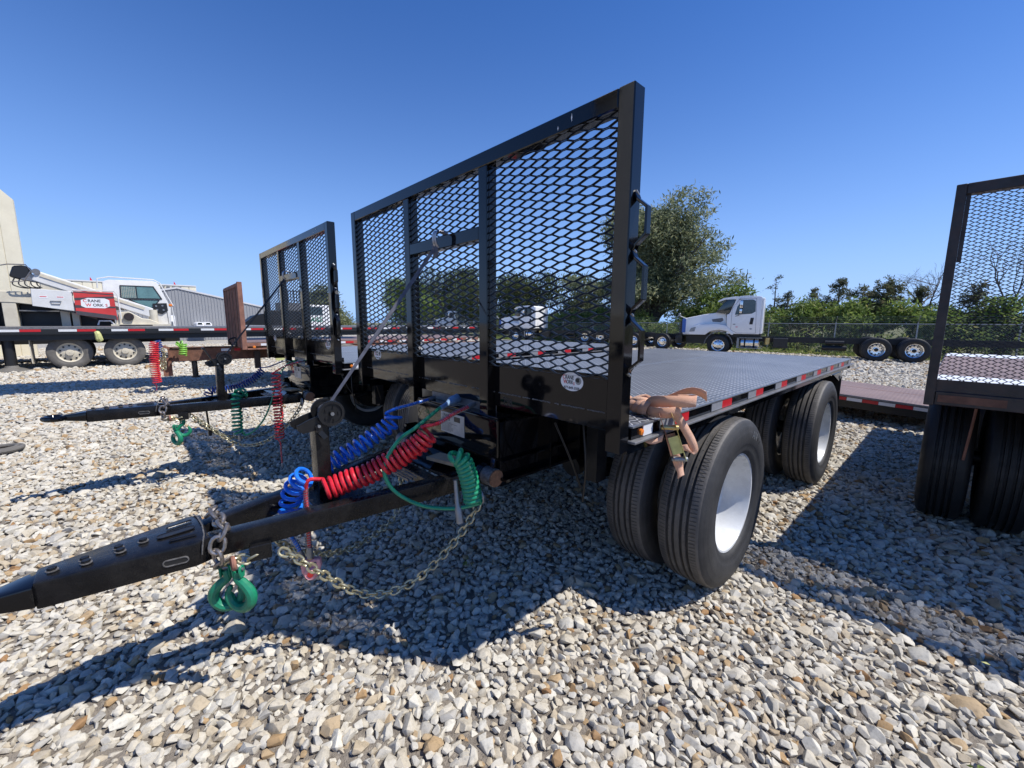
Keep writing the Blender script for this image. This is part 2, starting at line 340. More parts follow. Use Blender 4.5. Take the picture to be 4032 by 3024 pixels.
gi = ng.nodes.new('NodeGroupInput'); go = ng.nodes.new('NodeGroupOutput'); ip = ng.nodes.new('GeometryNodeInstanceOnPoints'); ci = ng.nodes.new('GeometryNodeCollectionInfo')
ci.inputs[0].default_value = stc; ci.inputs['Separate Children'].default_value = True; ci.inputs['Reset Children'].default_value = True
def na(nm, ty):
    x = ng.nodes.new('GeometryNodeInputNamedAttribute'); x.data_type = ty; x.inputs[0].default_value = nm; return x.outputs[0]
ng.links.new(gi.outputs[0], ip.inputs['Points']); ng.links.new(ci.outputs[0], ip.inputs['Instance']); ip.inputs['Pick Instance'].default_value = True
ng.links.new(na('pick', 'INT'), ip.inputs['Instance Index']); er = ng.nodes.new('FunctionNodeEulerToRotation'); ng.links.new(na('rot', 'FLOAT_VECTOR'), er.inputs[0]); ng.links.new(er.outputs[0], ip.inputs['Rotation'])
ng.links.new(na('scl', 'FLOAT_VECTOR'), ip.inputs['Scale']); ng.links.new(ip.outputs[0], go.inputs[0])
md = gs.modifiers.new('scatter', 'NODES'); md.node_group = ng
# ---------------------------------------------------------------- expanded metal
def expanded(x0, x1, z0, z1, y, L=.1354, Sh=.0338, b=.013, st=.0056, th=.005):
    V = []; F = []; c = L / 2 - b
    nx = int((x1 - x0) / L) + 2; nz = int((z1 - z0) / (Sh / 2)) + 2
    for j in range(-1, nz):
        for i in range(-1, nx):
            cx = x0 + i * L + (j % 2) * L / 2; cz = z0 + j * Sh / 2
            if cx + c < x0 or cx - c > x1 or cz + Sh / 2 < z0 or cz - Sh / 2 > z1: continue
            out = [(-b, Sh / 2), (b, Sh / 2), (c, 0), (b, -Sh / 2), (-b, -Sh / 2), (-c, 0)]
            k = st / 2; inn = [(-b * .72, Sh / 2 - k), (b * .72, Sh / 2 - k), (c - k * 3.2, 0), (b * .72, -Sh / 2 + k), (-b * .72, -Sh / 2 + k), (-c + k * 3.2, 0)]
            # strands lean: the top of every opening sits further back than its bottom
            def pt(p, yy):
                x = min(max(cx + p[0], x0), x1); z = min(max(cz + p[1], z0), z1); return (x, y + yy + .006 * (p[1] / Sh), z)
            o = len(V)
            for yy in (-th / 2, th / 2):
                V += [pt(p, yy) for p in out] + [pt(p, yy) for p in inn]
            for e_ in range(6):
                f = (e_ + 1) % 6
                F += [(o + e_, o + f, o + 6 + f, o + 6 + e_), (o + 12 + f, o + 12 + e_, o + 18 + e_, o + 18 + f), (o + 6 + e_, o + 6 + f, o + 18 + f, o + 18 + e_)]
    m = MB(); m.v = V; m.f = F; return m

# ---------------------------------------------------------------- wheels
def tyre_mb(cx, wid=.275, Rt=.506, ri=.288, tread=True, n=56):
    h = wid / 2; g = .014
    prof = [(h * .62, ri), (h * .86, ri + .015), (h * .93, ri + .035), (h * .93, ri + .042), (h * .985, ri + .07), (h * .995, ri + .072), (h, ri + .12), (h * .99, ri + .135), (h * .975, Rt - .075), (h * .955, Rt - .068), (h * .93, Rt - .045), (h * .915, Rt - .042), (h * .88, Rt - .03), (h * .80, Rt - .012), (h * .74, Rt - .006)]
    tr = []
    gs_ = [-.52, -.20, .20, .52]; edge = h * .74
    if tread:
        for k, gx in enumerate(reversed(gs_)):
            x = gx * edge * 1.02; crown = .004 * (1 - (x / edge) ** 2)
            tr += [(x + .0085, Rt - .004 + crown), (x + .006, Rt - .004 - g), (x - .006, Rt - .004 - g), (x - .0085, Rt - .004 + crown)]
    right = [(cx + d, r_) for d, r_ in prof]; left = [(cx - d, r_) for d, r_ in reversed(prof)]
    m = MB(); m.lathe(right + [(cx + d, r_) for d, r_ in tr] + left, (0, 0, 0), 'x', n); return m
def tread_sipes(cx, wid=.275, Rt=.504, n=150):
    m = MB(); edge = wid / 2 * .74
    for k in range(n):
        a = 2 * math.pi * k / n
        for lo, hi in ((-.97, -.62), (-.44, -.28), (-.12, .12), (.28, .44), (.62, .97)):
            sh = .35 if int(lo * 10) % 2 else -.35; a1 = a + sh / n * 3
            x0, x1 = cx + lo * edge, cx + hi * edge; r0 = Rt + .0006
            t0 = Vector((0, -math.sin(a), math.cos(a))); t1 = Vector((0, -math.sin(a1), math.cos(a1)))
            p0 = Vector((x0, math.cos(a) * r0, math.sin(a) * r0)); p1 = Vector((x1, math.cos(a1) * r0, math.sin(a1) * r0))
            m.add([p0 - t0 * .0018, p1 - t1 * .0018, p1 + t1 * .0018, p0 + t0 * .0018], [(0, 1, 2, 3)])
    return m
def rim_mb(xo, depth=.175, ri=.290, n=48):
    # deep dish: flange at xo, barrel going inwards (-x), disc at depth
    p = [(xo - .012, ri - .002), (xo, ri + .008), (xo + .004, ri + .004), (xo + .002, ri - .006), (xo - .012, ri - .014), (xo - .035, ri - .020), (xo - .06, ri - .034), (xo - .11, ri - .040),
         (xo - depth + .03, ri - .050), (xo - depth + .006, ri - .075), (xo - depth, ri - .12), (xo - depth, .11)]
    m = MB(); m.lathe(p, (0, 0, 0), 'x', n)
    back = [(xo - .20, ri - .03), (xo - .207, ri + .006), (xo - .200, ri + .004), (xo - depth, ri - .06)]; m.lathe(back, (0, 0, 0), 'x', n); return m
def hub_mb(xo, depth=.175):
    m = MB(); m.lathe([(xo - depth - .01, .13), (xo - depth + .012, .125), (xo - depth + .018, .075), (xo - depth + .06, .070), (xo - depth + .075, .055), (xo - depth + .078, 0.0)], (0, 0, 0), 'x', 24)
    for k in range(10):
        a = k * math.tau / 10; m.tube([(xo - depth, .1425 * math.cos(a), .1425 * math.sin(a)), (xo - depth + .032, .1425 * math.cos(a), .1425 * math.sin(a))], .013, 6)
    return m
def bead_text(root, xo):   # raised sidewall lettering
    for k, ch in enumerate('ANGE'):
        a = R(70 - k * 6.2); r_ = .415 if k < 2 else .412
        t = text('sidewall_letter', ch, .062 if k < 2 else .030, 'alu' if k < 2 else 'side', root, (xo, math.cos(a) * r_, math.sin(a) * r_), (0, 0, 0), .0006)
        t.rotation_euler = (Matrix(((0, 0, 1), (1, 0, 0), (0, 1, 0))).to_4x4() @ Matrix.Rotation(a - math.pi / 2, 4, 'Z')).to_euler()
ME = {}
def dual_wheels(root, y, side=1, xc=(-.053, -.385), zc=.5155, x_off=0.0, letters=False, detail=True):
    """outer + inner wheel of one axle end; side=+1 right, -1 left (mirrored about the trailer centre line)."""
    for k, x in enumerate(xc):
        key = ('rim', k, side)
        if key not in ME:
            if k == 0: ME[key] = rim_mb(.105).mesh('rim', MT['white'], 0, True, 1, 30)
            else: ME[key] = rim_mb(.105, .03).mesh('rim', MT['white'], 0, True, 1, 30)
            ME[('tyre',)] = ME.get(('tyre',)) or tyre_mb(0).mesh('tyre', MT['tread'], 0, True, 1, 40)
            t = ME[('tyre',)]
            if len(t.materials) < 2:
                t.materials.append(MT['side'])
                for p_ in t.polygons:
                    c_ = p_.center; r_ = math.hypot(c_.y, c_.z)
                    if r_ < .495: p_.material_index = 1
            ME[('sipe',)] = ME.get(('sipe',)) or tread_sipes(0).mesh('tread_block_cut', MT['ink'])
            ME[('hub', side)] = ME.get(('hub', side)) or hub_mb(.105).mesh('hub', MT['blackmat'], 0, True)
        X = x if side > 0 else (-2.44 - x)
        wv_ = obj('wheel', ME[key], root, (X, y, zc))
        if side < 0: wv_.rotation_euler = (0, 0, math.pi)
        obj('tyre', ME[('tyre',)], wv_)
        if side > 0: obj('tread_block_cut', ME[('sipe',)], wv_)
        if k == 0: obj('hub', ME[('hub', side)], wv_)
        if k == 0 and letters: bead_text(wv_, .1379)

# ---------------------------------------------------------------- the black drawbar trailer
ZT, ZB, W_, T_ = 2.382, 1.052, .067, .067
def tape_row(root, x, ya, yb, z0, z1, first=0, wl=.14, rl=.14, gap=.27, out=.003, names=True, white='tape_white'):
    y = ya; k = first
    while y < yb:
        ln = wl if k % 3 == 0 else rl if k % 3 == 1 else gap
        if k % 3 < 2 and y + ln <= yb: part('reflective_tape', MB().box(x, x + out, y, y + ln, z0, z1), white if k % 3 == 0 else 'tape_red', root, label='white reflective tape' if k % 3 == 0 else 'red reflective tape')
        y += ln; k += 1
def make_trailer():
    t = thing('flatbed_trailer', 'front black drawbar flatbed trailer nearest the camera, with orange strap heaped on its deck corner', 'trailer', (0, 0, 0), 0, 'black flatbed trailers with mesh headboards')
    B = .004
    # headboard frame
    part('headboard_post', MB().box(-W_, 0, 0, T_, ZB, ZT), 'black', t, B, True)
    part('headboard_post', MB().box(-2.44, -2.44 + W_, 0, T_, ZB, ZT), 'black', t, B, True)
    part('headboard_top_rail', MB().box(-2.44 + W_, -W_, .0004, T_ - .0004, ZT - W_, ZT - .0005), 'black', t, B, True)
    part('headboard_stake', MB().box(-1.628, -1.563, .001, T_, 1.035, ZT - W_), 'black', t, B, True)
    part('headboard_stake', MB().box(-.868, -.801, .001, T_, 1.045, ZT - W_), 'black', t, B, True)
    part('headboard_crossbar', MB().box(-1.563, -.868, .002, T_, 1.973, 2.04), 'black', t, B, True)
    for a, b in ((-2.44 + W_, -1.628), (-1.563, -.868), (-.801, -W_)):
        if a == -1.563:
            me_ = expanded(a, b, 1.34, 1.973, .016); me2 = expanded(a, b, 2.04, ZT - W_, .016)
            part('mesh_panel', me_, 'meshblk', t); part('mesh_panel', me2, 'meshblk', t)
        else: part('mesh_panel', expanded(a, b, 1.34, ZT - W_, .016), 'meshblk', t)
        part('kick_plate', MB().box(a, b, .046, .054, 1.193, 1.352), 'black', t)
        part('front_channel', MB().box(a, b, .049, .11, 1.122, 1.197), 'black', t, .004, True)
        # weld bead along the joint
        m = MB(); n_ = int((b - a) / .013)
        for k in range(n_):
            if random.random() < .8: m.tube([(a + k * .013, .047, 1.1965), (a + k * .013 + .011, .0465, 1.197 + random.uniform(-.002, .002))], random.uniform(.002, .004), 5)
        part('weld_bead', m, 'weld', t)['kind'] = 'stuff'
    for x, z0, z1 in ((-.275, 2.335, 2.368), (-.345, 2.325, 2.342)): part('paint_scratch', MB().add([(x, -.0012, z0), (x + .003, -.0012, (z0 + z1) / 2), (x, -.0012, z1), (x - .003, -.0012, (z0 + z1) / 2)], [(0, 1, 2, 3)]), 'sticker', t)
    # strap ladder rungs on the right post: three bent flat bars
    zz = [(2.026, 1.822), (1.822, 1.592), (1.592, 1.368)]
    for za, zb in zz:
        m = MB(); pts = [(.001, .038, za - .004), (.010, .037, za - .025), (.052, .035, za - .060), (.052, .035, zb + .055), (.012, .037, zb + .022), (.002, .038, zb + .006)]
        for a, b in zip(pts, pts[1:]): m.beam(a, b, .030, .010, (1, 0, 0) if abs(a[2] - b[2]) > .1 else (1, 0, .3), .003, .003)
        part('strap_rung', m, 'black', t, .002)
    for z in (2.022, 1.822, 1.592, 1.366):
        part('rung_weld', MB().tube([(.002, .030, z + .008), (.005, .045, z - .006)], .006, 6), 'alu', t)
    # decals
    for cx, cz, r_ in ((-.277, 1.307, .062), (-2.17, 1.312, .058)):
        m = MB(); m.prism([(cx + math.cos(a) * r_, cz + math.sin(a) * r_ * .66) for a in [k * math.tau / 32 for k in range(32)]], 'y', .0445, .046); s = part('oval_decal', m, 'sticker', t)
        for tx, dx, dz, sz, mt in (('C', -.044, .017, .025, 'inkred'), ('RANE', -.0125, .017, .0235, 'ink'), ('W', -.036, -.003, .025, 'inkred'), ('ORK', -.0105, -.003, .0235, 'ink'), ('S', .013, -.008, .018, 'inkred'), ('877-849-3508', 0., -.028, .0165, 'ink')):
            text('decal_lettering', tx, sz * r_ / .062, mt, s, (cx + dx * r_ / .062, .0442, cz + dz * r_ / .062), (R(90), 0, 0), .0003, .92 if len(tx) > 5 else .8)
        m = MB(); ring = [(cx + .036 * r_ / .062 + math.cos(a) * .0165, cz + .006 + math.sin(a) * .0165) for a in [k * math.tau / 20 for k in range(20)]]; m.prism(ring, 'y', .0438, .0443); part('decal_globe', m, 'alu', s)
        m = MB(); m.prism([(cx + .036 * r_ / .062 + math.cos(a) * .0125 * (1 if k % 3 else .6) - .003, cz + .009 + math.sin(a) * .010) for k, a in enumerate([k * math.tau / 9 for k in range(9)])], 'y', .0434, .0438); part('decal_globe', m, 'ink', s)
    text('stamped_number', '798', .058, 'ink', t, (-.695, .0485, 1.155), (R(90), 0, 0), .0004, .8)
    text('chalk_number', '96', .03, 'chalk', t, (-1.553, .055, 1.39), (R(90), 0, R(90)), .0003, 1.0)
    # deck
    part('deck', MB().box(-2.428, -.006, .085, 4.887, 1.148, 1.156), 'deck', t)
    part('deck_seam', MB().box(-1.240, -1.200, .09, 4.884, 1.156, 1.1578), 'alu', t)
    for s_ in (1, -1):
        X = lambda x: x if s_ > 0 else -2.44 - x
        def bx(a, b, *r_): return MB().box(min(X(a), X(b)), max(X(a), X(b)), *r_)
        part('side_rail', bx(-.05, .006, .075, 4.89, 1.100, 1.1475), 'black', t)
        part('rail_edge', bx(-.02, .012, .075, 4.90, 1.1478, 1.1545), 'alu', t)
        part('rub_rail', bx(-.03, .034, .060, 4.93, 1.088, 1.0985), 'railgrey', t, .002)
        part('side_skirt', bx(-.035, -.010, .075, 4.88, 1.035, 1.0875), 'black', t)
    tape_row(t, .0065, .30, 4.85, 1.103, 1.146, 0, white='tape_grey')
    part('corner_reflector', MB().box(.0065, .010, .16, .235, 1.102, 1.147), 'tape_white', t)
    part('marker_lamp', MB().lathe([(0, .0), (0, .014), (.008, .013), (.012, 0)], (.0065, .145, 1.122), 'x', 12), 'amber', t, 0, True)
    part('rear_rail', MB().box(-2.44, 0, 4.89, 4.95, 1.04, 1.154), 'black', t)
    # cross members
    for k in range(12):
        y = .45 + k * .4; part('cross_member', MB().box(-2.38, -.06, y, y + .05, 1.06, 1.146), 'blackmat', t)
    # main beams (webs and flanges) and gooseneck housing
    for x in (-.72, -1.50):
        s_ = 1 if x > -1.2 else -1
        m = MB().box(x - .007, x + .007, .012, 4.7, .752, 1.05); m.box(x - .055, x + .055, .014, 4.7, .737, .7518); m.box(x - .055, x + .055, .115, 4.7, 1.0502, 1.0595)
        part('main_beam', m, 'black', t)
        m = MB().beam((x + .01 * s_, .02, .842), (x + .01 * s_, 2.2, .842), .05, .010); part('beam_stiffener', m, 'black', t)
    for y in (.35, .62): part('web_rib', MB().box(-.712, -.665, y, y + .008, .753, 1.049), 'black', t)
    part('front_box', MB().box(-1.507, -.713, -.008, .011, .86, 1.068), 'black', t, .008, True, seg=2)
    part('box_lid', MB().box(-1.50, -.715, -.004, .10, 1.0685, 1.076), 'black', t, .002)
    part('plug_panel', MB().box(-1.43, -.80, .060, .066, 1.0765, 1.121), 'railgrey', t)
    part('box_lower_lip', MB().box(-1.48, -.725, -.002, .010, .845, .8595), 'black', t)
    pl = part('placard', MB().box(-1.225, -.993, -.0112, -.0083, .912, 1.033), 'placard', t)
    text('placard_lettering', 'CRANE\nWORKS', .022, 'ink', pl, (-1.17, -.0118, 1.005), (R(90), 0, 0), .0002)
    m = MB()
    for k in range(9):
        z = .975 - k * .0065; m.box(-1.215, -1.215 + random.uniform(.08, .20), -.0116, -.0113, z, z + .0018)
    m.box(-1.09, -1.03, -.0116, -.0113, .99, 1.02); o_ = part('placard_lettering', m, 'ink', pl)
    # under box: hinge tube, plates
    part('hinge_beam', MB().box(-1.46, -.76, .02, .10, .735, .858), 'black', t, .004)
    m = MB().prism([(-.03, .73), (.09, .73), (.09, .86), (.0, .86)], 'x', -.765, -.735); part('hinge_plate', m, 'black', t)
    m = MB().prism([(-.03, .73), (.09, .73), (.09, .86), (.0, .86)], 'x', -1.705, -1.675); part('hinge_plate', m, 'black', t)
    m = MB().cyl((-.84, -.012, .754), (-.718, -.012, .754), .049, 24); p = part('hinge_pin', m, 'weld', t, 0, True)
    part('pin_face', MB().cyl((-.7178, -.012, .754), (-.711, -.012, .754), .045, 24), 'rustcap', p)
    m = MB().cyl((-1.60, -.012, .754), (-1.722, -.012, .754), .049, 24); part('hinge_pin', m, 'weld', t, 0, True)
    for x in (-.797, -.812, -.827): part('hinge_washer', MB().cyl((x - .004, -.012, .754), (x + .004, -.012, .754), .055, 20), 'black', t)
    # tan block further down paints the gravel's reflection in the glossy hinge plate
    # drawbar
    d = thing('x', 'x', 'x') if False else None
    HZ = .085
    for s_ in (1, -1):
        X = lambda x: x if s_ > 0 else -2.44 - x
        a = (X(-1.155), -1.235, .650); b = (X(-.868), -.03, .725)
        part('drawbar_arm', MB().beam(a, b, .072, HZ + .004), 'tongue', t, .006, True, seg=2)
        part('chain_pocket', MB().beam((X(-1.085), -1.060, .600), (X(-1.066), -.985, .602), .066, .066), 'tongue', t, .003)
        m = MB().beam((X(-1.12), -.88, .66), (X(-1.10), -.82, .66), .03, .03); part('chain_lug', m, 'tongue', t)
    part('drawbar_cross_tube', MB().box(-1.54, -.90, -.28, -.215, .700, .748), 'tongue', t, .003)
    part('drawbar_cross_tube', MB().box(-1.60, -.84, -.10, -.035, .712, .765), 'tongue', t, .003)
    m = MB().add([(-1.40, -.20, .752), (-.93, -.20, .752), (-.88, -.05, .80), (-1.45, -.05, .80), (-1.40, -.20, .746), (-.93, -.20, .746), (-.88, -.05, .794), (-1.45, -.05, .794)], [(0, 1, 2, 3), (7, 6, 5, 4), (0, 4, 5, 1), (1, 5, 6, 2), (2, 6, 7, 3), (3, 7, 4, 0)])
    part('drawbar_gusset', m, 'black', t)
    part('reflection_block', MB().beam((-1.13, -.13, .800), (-.90, -.10, .812), .10, .018), 'tan', t)  # block coloured as the bright ground reflected in the hinge plate
    for k in range(3): part('step_slat', MB().beam((-1.03 + k * .0, -.30 - k * .022, .745 - k * .003), (-1.26, -.30 - k * .022, .742 - k * .003), .010, .012), 'railgrey', t)
    # coupler box: tapered, open-ended, with slots and bolts
    tp = [(-1.196, -1.672, .690), (-1.042, -1.235, .712), (-1.052, -1.185, .713), (-1.110, -1.165, .714), (-1.330, -1.165, .714), (-1.388, -1.185, .713), (-1.398, -1.235, .712), (-1.244, -1.672, .690)]
    tp = [(-1.160, -1.668, .692), (-1.072, -1.240, .712), (-1.085, -1.190, .713), (-1.355, -1.190, .713), (-1.368, -1.240, .712), (-1.280, -1.668, .692)]
    bt = [(x, y, z - .098) for x, y, z in tp]; n_ = len(tp)
    m = MB().add(tp + bt, [tuple(range(n_)), tuple(range(2 * n_ - 1, n_ - 1, -1))] + [(i, i + n_, (i + 1) % n_ + n_, (i + 1) % n_) for i in range(n_)])
    cp = part('coupler_box', m, 'tongue', t, .010, True, seg=2)
    zt = lambda y: .7055 + (y + 1.45) * .0467 + .0007
    def slot(cx, cy, ln, wd, ang, mat='ink', nm='slot'):
        pts = [(ln / 2 * (1 if k < 8 else -1) + math.cos(R(-90 + k * 180 / 7)) * wd / 2 if k < 8 else -ln / 2 + math.cos(R(90 + (k - 8) * 180 / 7)) * wd / 2, math.sin(R(-90 + k * 180 / 7 if k < 8 else 90 + (k - 8) * 180 / 7)) * wd / 2) for k in range(16)]
        ca, sa = math.cos(ang), math.sin(ang); V = [(cx + x * ca - y * sa, cy + x * sa + y * ca) for x, y in pts]
        o = MB(); o.add([(x, y, zt(y) + .0012) for x, y in V], [tuple(range(16))]); part(nm, o, mat, cp)
        part('slot_rim', MB().tube([(x, y, zt(y) + .0008) for x, y in V], .0022, 5, True), 'tongue', cp)
    slot(-1.22, -1.285, .085, .036, R(90)); slot(-1.145, -1.27, .075, .010, R(80)); slot(-1.295, -1.27, .075, .010, R(100))
    for x, y in ((-1.20, -1.625), (-1.205, -1.545), (-1.175, -1.54), (-1.22, -1.455), (-1.185, -1.45), (-1.215, -1.385)):
        x = x - .012
        m = MB(); m.lathe([(0, .017), (.003, .017), (.003, .0)], (x, y, zt(y)), 'z', 16); part('bolt_washer', m, 'weld', cp)
        part('bolt_head', MB().tube([(x, y, zt(y) + .002), (x, y, zt(y) + .012)], .0125, 6), 'blackmat', cp)
    for s_ in (1, -1):
        sd = Vector((1, .2055 * 1, 0)).normalized() if s_ > 0 else Vector((-1, .2055, 0)).normalized()
        p0 = Vector((-1.22 + s_ * .134, -1.300, .655)); al = Vector((.2013 * s_, .9795, 0)); pts = []
        for k in range(16):
            a = math.tau * k / 16; dx = math.cos(a) * .012 + (.026 if math.cos(a) > 0 else -.026); pts.append(p0 + al * dx + Vector((0, 0, math.sin(a) * .012)) + Vector((s_ * .0, 0, 0)))
        n2 = Vector((al.y, -al.x, 0)) * s_; pts = [p + n2 * .0035 for p in pts]
        o = MB(); o.tube(pts, .003, 5, True); part('slot_rim', o, 'weld', cp); part('slot', MB().add(pts, [tuple(range(16))]), 'ink', cp)
    part('weld_line', MB().tube([(-1.066, -1.222, .66), (-1.068, -1.214, .7135), (-1.12, -1.205, .7155), (-1.22, -1.200, .7160), (-1.32, -1.205, .7155), (-1.372, -1.214, .7135)], .0028, 5), 'weld', cp)
    # drawbar eye: tapered shank and ring
    m = MB(); m.add([(-1.150, -1.665, .684), (-1.290, -1.665, .684), (-1.290, -1.665, .604), (-1.150, -1.665, .604), (-1.19, -1.80, .665), (-1.25, -1.80, .665), (-1.25, -1.80, .615), (-1.19, -1.80, .615)], [(0, 1, 2, 3), (7, 6, 5, 4), (0, 4, 5, 1), (1, 5, 6, 2), (2, 6, 7, 3), (3, 7, 4, 0)])
    part('eye_shank', m, 'black', t, .012, True, seg=2)
    rg = [(-1.22 + math.cos(a) * .058, -1.855 + math.sin(a) * .058, .640) for a in [k * math.tau / 28 for k in range(28)]]
    part('eye_ring', MB().tube(rg, .023, 10, True), 'black', t, 0, True)
    # jack post and its plate, winch
    part('jack_plate', MB().add([(-1.40, -.785, .700), (-1.04, -.785, .700), (-.98, -.55, .712), (-1.48, -.55, .712), (-1.40, -.785, .692), (-1.04, -.785, .692), (-.98, -.55, .704), (-1.48, -.55, .704)], [(0, 1, 2, 3), (7, 6, 5, 4), (0, 4, 5, 1), (1, 5, 6, 2), (2, 6, 7, 3), (3, 7, 4, 0)]), 'tongue', t)
    part('winch_post', MB().box(-1.272, -1.180, -.742, -.678, .695, 1.075), 'tongue', t, .006, True, seg=2)
    m = MB().add([(-1.22, -.742, .84), (-1.18, -.742, .85), (-1.18, -.742, .70), (-1.22, -.74, .70), (-1.21, -.752, .83), (-1.19, -.752, .83)], [(0, 1, 5, 4), (0, 3, 2, 1)]); 
    part('post_gusset', MB().prism([(-.678, .70), (-.60, .705), (-.678, .80)], 'x', -1.23, -1.222), 'tongue', t)
    wn = part('winch', MB().prism([(-.82, 1.062), (-.80, 1.045), (-.675, 1.060), (-.668, 1.10), (-.665, 1.128), (-.69, 1.131), (-.77, 1.108), (-.825, 1.085)], 'x', -1.172, -1.166).prism([(-.82, 1.062), (-.80, 1.045), (-.675, 1.060), (-.668, 1.10), (-.665, 1.128), (-.69, 1.131), (-.77, 1.108), (-.825, 1.085)], 'x', -1.282, -1.276).box(-1.28, -1.168, -.80, -.675, 1.058, 1.066), 'blackmat', t)
    for x0, x1, nm in ((-1.163, -1.150, 1), (-1.272, -1.262, 0)):
        pr = []; nn = 44 * 4
        for k in range(nn):
            a = k * math.tau / nn; rr = .0625 if (k % 4 < 2 and nm) else .0590; pr.append((-.672 + math.cos(a) * rr, 1.125 + math.sin(a) * rr))
        m = MB(); inner = [( -.672 + math.cos(k * math.tau / nn) * .049, 1.125 + math.sin(k * math.tau / nn) * .049) for k in range(nn)]
        V = [(x, *p) for x in (x0, x1) for p in pr] + [(x, *p) for x in (x0, x1) for p in inner]; F = []
        for k in range(nn):
            j = (k + 1) % nn; F += [(k, j, nn + j, nn + k), (2 * nn + k, 3 * nn + k, 3 * nn + j, 2 * nn + j), (nn + k, nn + j, 3 * nn + j, 3 * nn + k), (k, 2 * nn + k, 2 * nn + j, j)]
        m.add(V, F); m.lathe([(x0 + .002, .050), (x0 + .006, .050), (x0 + .006, .012), (x1 + .004, .010), (x1 + .004, 0)], (0, -.672, 1.125), 'x', 24)
        for k in range(5):
            a = k * math.tau / 5; m.tube([(x0 + .006, -.672 + math.cos(a) * .033, 1.125 + math.sin(a) * .033), (x1, -.672 + math.cos(a) * .033, 1.125 + math.sin(a) * .033)], .005, 6)
        part('gear_wheel', m, 'blackmat', wn)
    part('winch_drum', MB().cyl((-1.262, -.672, 1.125), (-1.163, -.672, 1.125), .030, 18), 'strap', wn, 0, True)
    part('axle_bolt', MB().cyl((-1.15, -.672, 1.125), (-1.138, -.672, 1.125), .009, 6), 'alu', wn)
    m = MB().beam((-1.158, -.735, 1.078), (-1.158, -.728, 1.045), .006, .028, (0, 1, 0)); m.beam((-1.158, -.728, 1.045), (-1.150, -.705, 1.012), .022, .006, (1, 0, 0)); part('pawl', m, 'blackmat', wn); part('pawl_bolt', MB().cyl((-1.160, -.733, 1.073), (-1.146, -.733, 1.073), .007, 8), 'alu', wn)
    # running gear
    for y in (1.172, 3.504):
        for s_ in (1, -1): dual_wheels(t, y, s_, letters=(y < 2 and s_ > 0))
        part('axle', MB().cyl((-2.30, y, .5155), (-.14, y, .5155), .062, 16), 'blackmat', t, 0, True)
        for x in (-.56, -1.88): part('leaf_spring', MB().beam((x, y - .48, .66), (x, y, .60), .075, .05).beam((x, y, .60), (x, y + .48, .66), .075, .05), 'blackmat', t)
        for x in (-.52, -1.92): part('brake_drum', MB().lathe([(-.09, 0), (-.09, .205), (.09, .205), (.09, 0)], (x, y, .5155), 'x', 28), 'blackmat', t, 0, True)
        for x in (-.85, -1.6): part('brake_chamber', MB().cyl((x, y - .22, .62), (x, y - .40, .60), .075, 16), 'blackmat', t, 0, True)
    part('air_tank', MB().cyl((-1.95, .62, .88), (-1.55, .62, .88), .11, 20), 'blackmat', t, 0, True)
    for k, (p0, p1) in enumerate((((-.40, .30, 1.05), (-.42, .34, .62)), ((-.52, .22, 1.05), (-.48, .40, .66)), ((-.30, .5, 1.05), (-.38, .6, .7)))):
        part('air_line', MB().tube(spline([p0, ((p0[0] + p1[0]) / 2 + .04, (p0[1] + p1[1]) / 2 - .03, (p0[2] + p1[2]) / 2), p1]), .006, 6), 'blackmat', t, 0, True)
    part('spring_hanger', MB().box(-.60, -.52, .60, .70, .62, 1.06), 'blackmat', t); part('spring_hanger', MB().box(-.60, -.52, 2.28, 2.40, .62, 1.06), 'blackmat', t); part('spring_hanger', MB().box(-.60, -.52, 4.0, 4.1, .62, 1.06), 'blackmat', t)
    for s_ in (1, -1):
        X = lambda x: x if s_ > 0 else -2.44 - x
        m = MB().box(min(X(-.62), X(.01)), max(X(-.62), X(.01)), 4.395, 4.405, .30, .985); fl = part('mud_flap', m, 'blackmat', t)
        part('flap_bracket', MB().prism([(4.0, 1.034), (4.42, 1.034), (4.42, .93), (4.36, .93)], 'x', min(X(-.02), X(.0)), max(X(-.02), X(.0))), 'black', t)
        if s_ > 0: part('flap_bolt', MB().cyl((.001, 4.34, .985), (.006, 4.34, .985), .022, 12), 'alu', t)
    return t
A = make_trailer()
CH.clear()
B_ = copy_tree(A); B_.location = (-2.957, .003, .03)
for c in bpy.data.objects:
    if c.parent == B_ and c.name.split('.')[0] in ('drawbar_arm', 'chain_pocket', 'chain_lug', 'drawbar_cross_tube', 'coupler_box', 'eye_shank', 'eye_ring', 'jack_plate', 'winch_post', 'post_gusset', 'winch', 'step_slat'):
        c.matrix_basis = Matrix.Translation((0, -.012, .754)) @ Matrix.Rotation(R(-2.6), 4, 'X') @ Matrix.Translation((0, .012, -.754))
tag(B_, 'second black drawbar flatbed trailer, parked beyond the first one with dark winch handle up', 'trailer', 'black flatbed trailers with mesh headboards')
